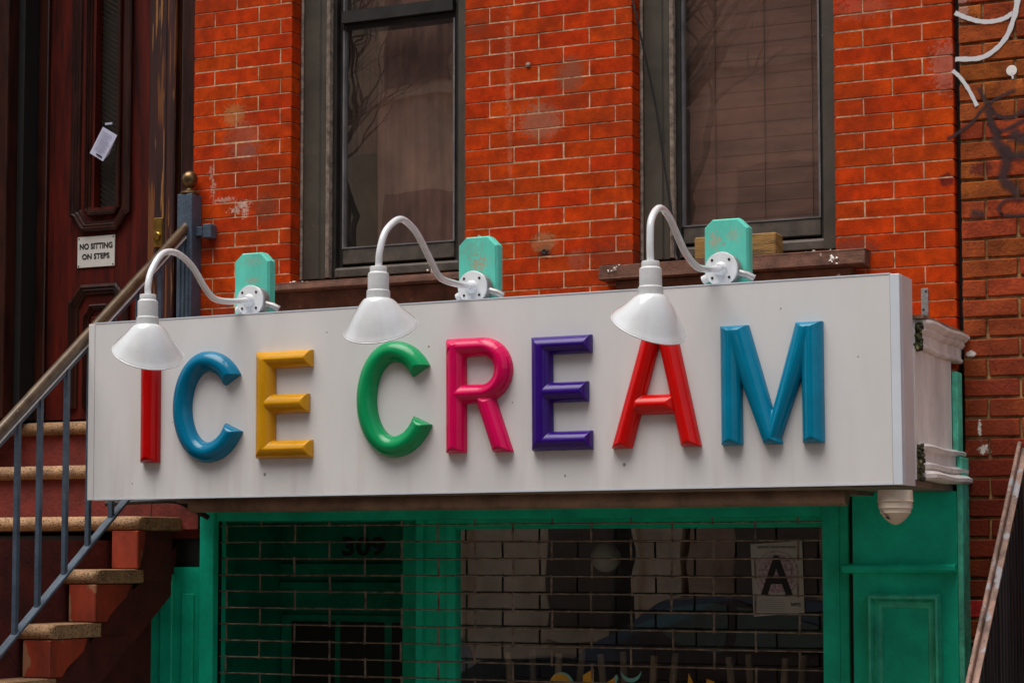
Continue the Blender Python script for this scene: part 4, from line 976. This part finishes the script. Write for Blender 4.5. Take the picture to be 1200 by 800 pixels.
for (x, z, r) in ((-3.327,2.838,.011),):
    o = MB().lathe([(r,0),(r*.9,.002),(r*.5,.002),(.0,-.001)], (x,-.0005,z), (0,-1,0), 14).build('wall_anchor', M['dark']); tag(o, 'rusty dark anchor hole in the bricks between the windows', 'anchor')
o = MB().tube([(-3.325,-.002,2.86),(-3.345,-.006,2.835),(-3.33,-.006,2.82)], .002, 6)
for i, (x, z) in enumerate(((-3.500,3.633),(-3.478,2.935))):
    pass
nl = MB().lathe([(.010,0),(.009,.006),(.0,.008)], (-3.395,-.001,3.583), (0,-1,0), 10).build('wall_bolt', M['caulk']); tag(nl, 'small round bolt head in a mortar joint between the windows', 'bolt')
pc = MB().tube([(-3.612,-.001,2.918),(-3.600,-.010,2.912),(-3.588,-.012,2.902),(-3.578,-.008,2.882)], .005, 8).build('bent_nail', M['caulk']); tag(pc, 'bent pale metal tie on the bricks above the middle turquoise board', 'nail')

# ------------------------------------------------------------------ neighbouring house on the right
nb = thing('neighbouring_house', 'older orange brown brick house with spray paint at the right edge', 'house', (-.9,0,0))
MB().box(-1.694, 4, .010, .36, 1.36, 6.6).build('wall', M['mortar2'], nb)
MB().box(-1.716, -1.6945, .05, .36, .0, 6.6).build('party_gap', M['dark'], nb)
MB().box(-1.694, 4, .003, .36, 0, 1.350).build('base_course', M['sill'], nb)
MB().box(-1.690, 4, -.006, .10, 1.3505, 1.3595).build('base_joint', M['mortar2'], nb)
Z2, C2, L2 = 3.6266, .0707, .232
r1 = rows(-6, 31, -1.6965, -.90, [-1.4955], [-1.609], L2, Z2, C2)
red = [r for r in r1 if r[2] < 1.505 < r[3] and r[0] < -1.6]; r1 = [r for r in r1 if r not in red]
place_bricks(nb, r1, 0, .08, M['brick2'], bev=.004, jit=.0022, joint=.0088, prefix='n')
n_before = set(o.name for o in nb.children)
place_bricks(nb, red, 0, .08, M['redbrick'], bev=.004, jit=.002, joint=.0088, prefix='r')
for o in nb.children:
    if o.name not in n_before: o['label'] = 'bright red painted brick'; o.data = o.data.copy(); o.data.materials.clear(); o.data.materials.append(M['redbrick'])
mass_bricks(nb, rows(-6, 31, -.90, 4, [-.8], [-.69], L2, Z2, C2)+rows(-40, -7, -1.6965, 4, [-1.4955], [-1.609], L2, Z2, C2), 0, .08, M['brick2'], joint=.009)
def paint(pts, w, m, y, fade=1.0):
    P = smoothpts([(a,0,b) for a, b in pts], 6); n = len(P); w *= 1.35 if m is M['dark_paint'] else 1.12
    t0 = (P[0]-P[1]).normalized(); t1 = (P[-1]-P[-2]).normalized(); P = [P[0]+t0*w*.5]+P+[P[-1]+t1*w*.5]; n = len(P)
    vs = []; uvs = []
    for i, p in enumerate(P):
        t = (P[min(i+1,n-1)]-P[max(i-1,0)]).normalized(); nn = Vector((-t.z,0,t.x)); ww = w*(1+.08*math.sin(i*1.7))/2
        vv = 0 if i == 0 else 1 if i == n-1 else .5
        for q in (-1, -.34, .34, 1): vs.append((p.x+nn.x*ww*q, y, p.z+nn.z*ww*q)); uvs.append(((q+1)/2, vv))
    fs = [(4*i+q,4*i+q+1,4*i+q+5,4*i+q+4) for i in range(n-1) for q in range(3)]
    o = MB().add(vs, fs).build('spray_paint', m, nb); ul = o.data.uv_layers.new(name='UVMap')
    for lp in o.data.loops: ul.data[lp.index].uv = uvs[lp.vertex_index]
for k_, (pts_, w_) in enumerate(WHITE): paint(pts_, w_, M['white_paint'], -.0038-.0002*k_)
MB().lathe([(.0,0),(.016,0),(.019,.0004)], (-1.507,-.0040,3.372), (0,1,0), 22, smooth=False, caps=False).build('spray_paint', M['crumb'], nb)
for k_, (pts_, w_) in enumerate(DARK): paint(pts_, w_, M['dark_paint'], -.0022-.0001*k_)
# stair rail with a ribbed panel in front of the neighbour
nrl = thing('neighbour_stair_rail', 'rusty pinkish stair rail over a wet black ribbed panel at the lower right corner', 'railing', (-1.5,-.5,1.0))
def nz_(y): return 2.045+.925*y
MB().bar((-1.5,.0,nz_(0)),(-1.5,-1.15,nz_(-1.15)),.032,.014,(1,0,0)).build('flat_rail', M['nbrail'], nrl, bevel=.003)
MB().bar((-1.482,.0,nz_(0)-.015),(-1.482,-1.15,nz_(-1.15)-.015),.008,.020,(1,0,0)).build('rail_edge', M['nbrail'], nrl)
b = MB(); N = 26
vs = []
for i in range(N*4+1):
    y = -1.15+1.15*i/(N*4); off = .016*math.sin(i*math.pi/2)
    vs += [(-1.49+off, y, nz_(y)-.018), (-1.49+off, y, max(.0, nz_(y)-1.5))]
b.add(vs, [(2*i,2*i+2,2*i+3,2*i+1) for i in range(N*4)]).build('ribbed_panel', M['nbpanel'], nrl)
for k in range(22):
    y = -1.12+k*.05
    MB().box(-1.4905+.012, -1.4905+.021, y-.006, y+.006, max(.05, nz_(y)-1.4), nz_(y)-.026).build('rib', M['nbpanel'], nrl)
dr = MB()
for k in range(70):
    y = random.uniform(-.95,-.02); z = nz_(y)-random.uniform(.03,.9); r = random.uniform(.0015,.004)
    dr.lathe([(r,0),(r*.8,.002),(.0003,.003)], (-1.483,y,z), (1,0,0), 6)
dr.build('water_drops', M['socketd'], nrl)['kind'] = 'stuff'

# ------------------------------------------------------------------ across the street (seen in the glass)
def far_house(x0, x1, m, label, h=13, y=-14.0):
    t = thing('row_house', label, 'house', ((x0+x1)/2,y,0), 'row houses across the street')
    MB().box(x0, x1, y-8, y, 0, h).build('wall', m, t)
    MB().box(x0-.1, x1+.1, y+.001, y+.45, h-.6, h).build('cornice', M['stone2'], t)
    wd = (x1-x0)/3
    for f in range(4 if h > 8 else 1):
        for c in range(3):
            a = x0+wd*(c+.28); z = .9+f*3.15
            fr_ = MB().box(a-.12, a+wd*.44+.12, y+.001, y+.10, z-.15, z+2.05).build('window', m, t)
            MB().box(a, a+wd*.44, y+.101, y+.13, z, z+1.85).build('pane', M['farpane'], fr_)
far_house(-27.6, -21.1, M['stone2'], 'brownstone row house across the street, farthest left')
far_house(-21.0, -14.6, M['stone3'], 'grey brick row house across the street')
far_house(-14.5, -8.1, M['stone'], 'pale limestone row house across the street')
far_house(-8.0, -1.6, M['stone4'], 'brownstone row house across the street facing the shop')
far_house(-1.5, 4.9, M['stone3'], 'grey brick row house across the street, farthest right')
def tree(x, y, h, seed, label):
    rnd = random.Random(seed); t = thing('bare_tree', label, 'tree', (x,y,0), 'bare street trees')
    tb_, cb_ = MB(), MB()
    def br(p, d, l_, r, dep):
        q = p+d*l_; mid = p+d*l_*.5+Vector((rnd.uniform(-1,1),rnd.uniform(-1,1),rnd.uniform(-.3,.6)))*l_*.07
        (tb_ if dep == 0 else cb_).tube([p,mid,q], [r,r*.85,r*.68], 6 if dep < 3 else 4, caps=False)
        if dep >= 7: return
        for k in range(rnd.choice((2,3,3)) if dep else 4):
            ax = Vector((rnd.uniform(-1,1),rnd.uniform(-1,1),rnd.uniform(-.25,.6)))
            nd = (d*1.0+ax*rnd.uniform(.55,.95)).normalized()
            br(q if k else q, nd, l_*rnd.uniform(.62,.85), r*.58, dep+1)
    br(Vector((x,y,0)), Vector((rnd.uniform(-.05,.05),0,1)), h, .12, 0)
    tb_.build('trunk', M['bark'], t); cb_.build('crown', M['bark'], t)
tree(-10.6, -10.9, 2.8, 21, 'bare street tree opposite the left window')
tree(-7.6, -10.9, 3.2, 5, 'bare street tree opposite the right window')
def car(x, y, m, label):
    t = thing('parked_car', label, 'car', (x,y,0), 'cars parked across the street')
    L = 4.4; pr = [(-2.2,.35),(-2.2,.72),(-1.95,.86),(-1.15,.93),(-.45,1.36),(.2,1.42),(.95,1.38),(1.65,.98),(2.12,.92),(2.2,.6),(2.2,.35)]
    vs = []; n = len(pr)
    for (yy, k) in ((-.88,1),(-.80,1),(0,1),(.80,1),(.88,1)):
        for (a, z) in pr:
            tuck = (.16 if z > 1.0 else 0)*(1 if yy > 0 else -1)*(abs(yy) > .5)
            vs.append((x+a*(.99 if abs(yy) > .85 else 1), y+yy-tuck, z*(.985 if abs(yy) > .85 and z > .5 else 1)-.05))
    fs = [(i*n+k, i*n+(k+1)%n, (i+1)*n+(k+1)%n, (i+1)*n+k) for i in range(4) for k in range(n)]+[tuple(range(n)), tuple(range(4*n,5*n))[::-1]]
    MB().add(vs, fs).build('body', m, t)
    for s in (1,-1):
        yy = y+s*.83
        for q in ([(-1.0,.95),(-.42,1.27),(.12,1.32),(.12,.95)],[(.2,.95),(.2,1.32),(.9,1.28),(1.4,.98)]):
            MB().add([(x+a, yy-s*(.02 if z < 1 else .10)+s*.03, z-.03) for a, z in q], [(0,1,2,3)]).build('window', M['carglass'], t)
        for wx in (-1.4, 1.35):
            wh = MB().lathe([(.20,0),(.32,.01),(.335,.05),(.335,.17),(.32,.2),(.2,.21)], (x+wx,y+s*.70,.33-.12), (0,s,0), 24).build('wheel', M['tyre'], t)
            MB().lathe([(.0,0),(.19,.0),(.20,-.03)], (x+wx,y+s*.912,.33-.12), (0,s,0), 16).build('rim', M['steel'], wh)
    MB().box(x-2.21, x-2.15, y-.75, y-.45, .55, .70).build('headlight', M['lampin'], t); MB().box(x-2.21, x-2.15, y+.45, y+.75, .55, .70).build('headlight', M['lampin'], t)
car(-5.6, -8.75, M['carpaint'], 'dark blue parked car reflected in the shop window')
car(-10.6, -8.75, M['carpaint2'], 'silver parked car reflected at the left of the shop window')
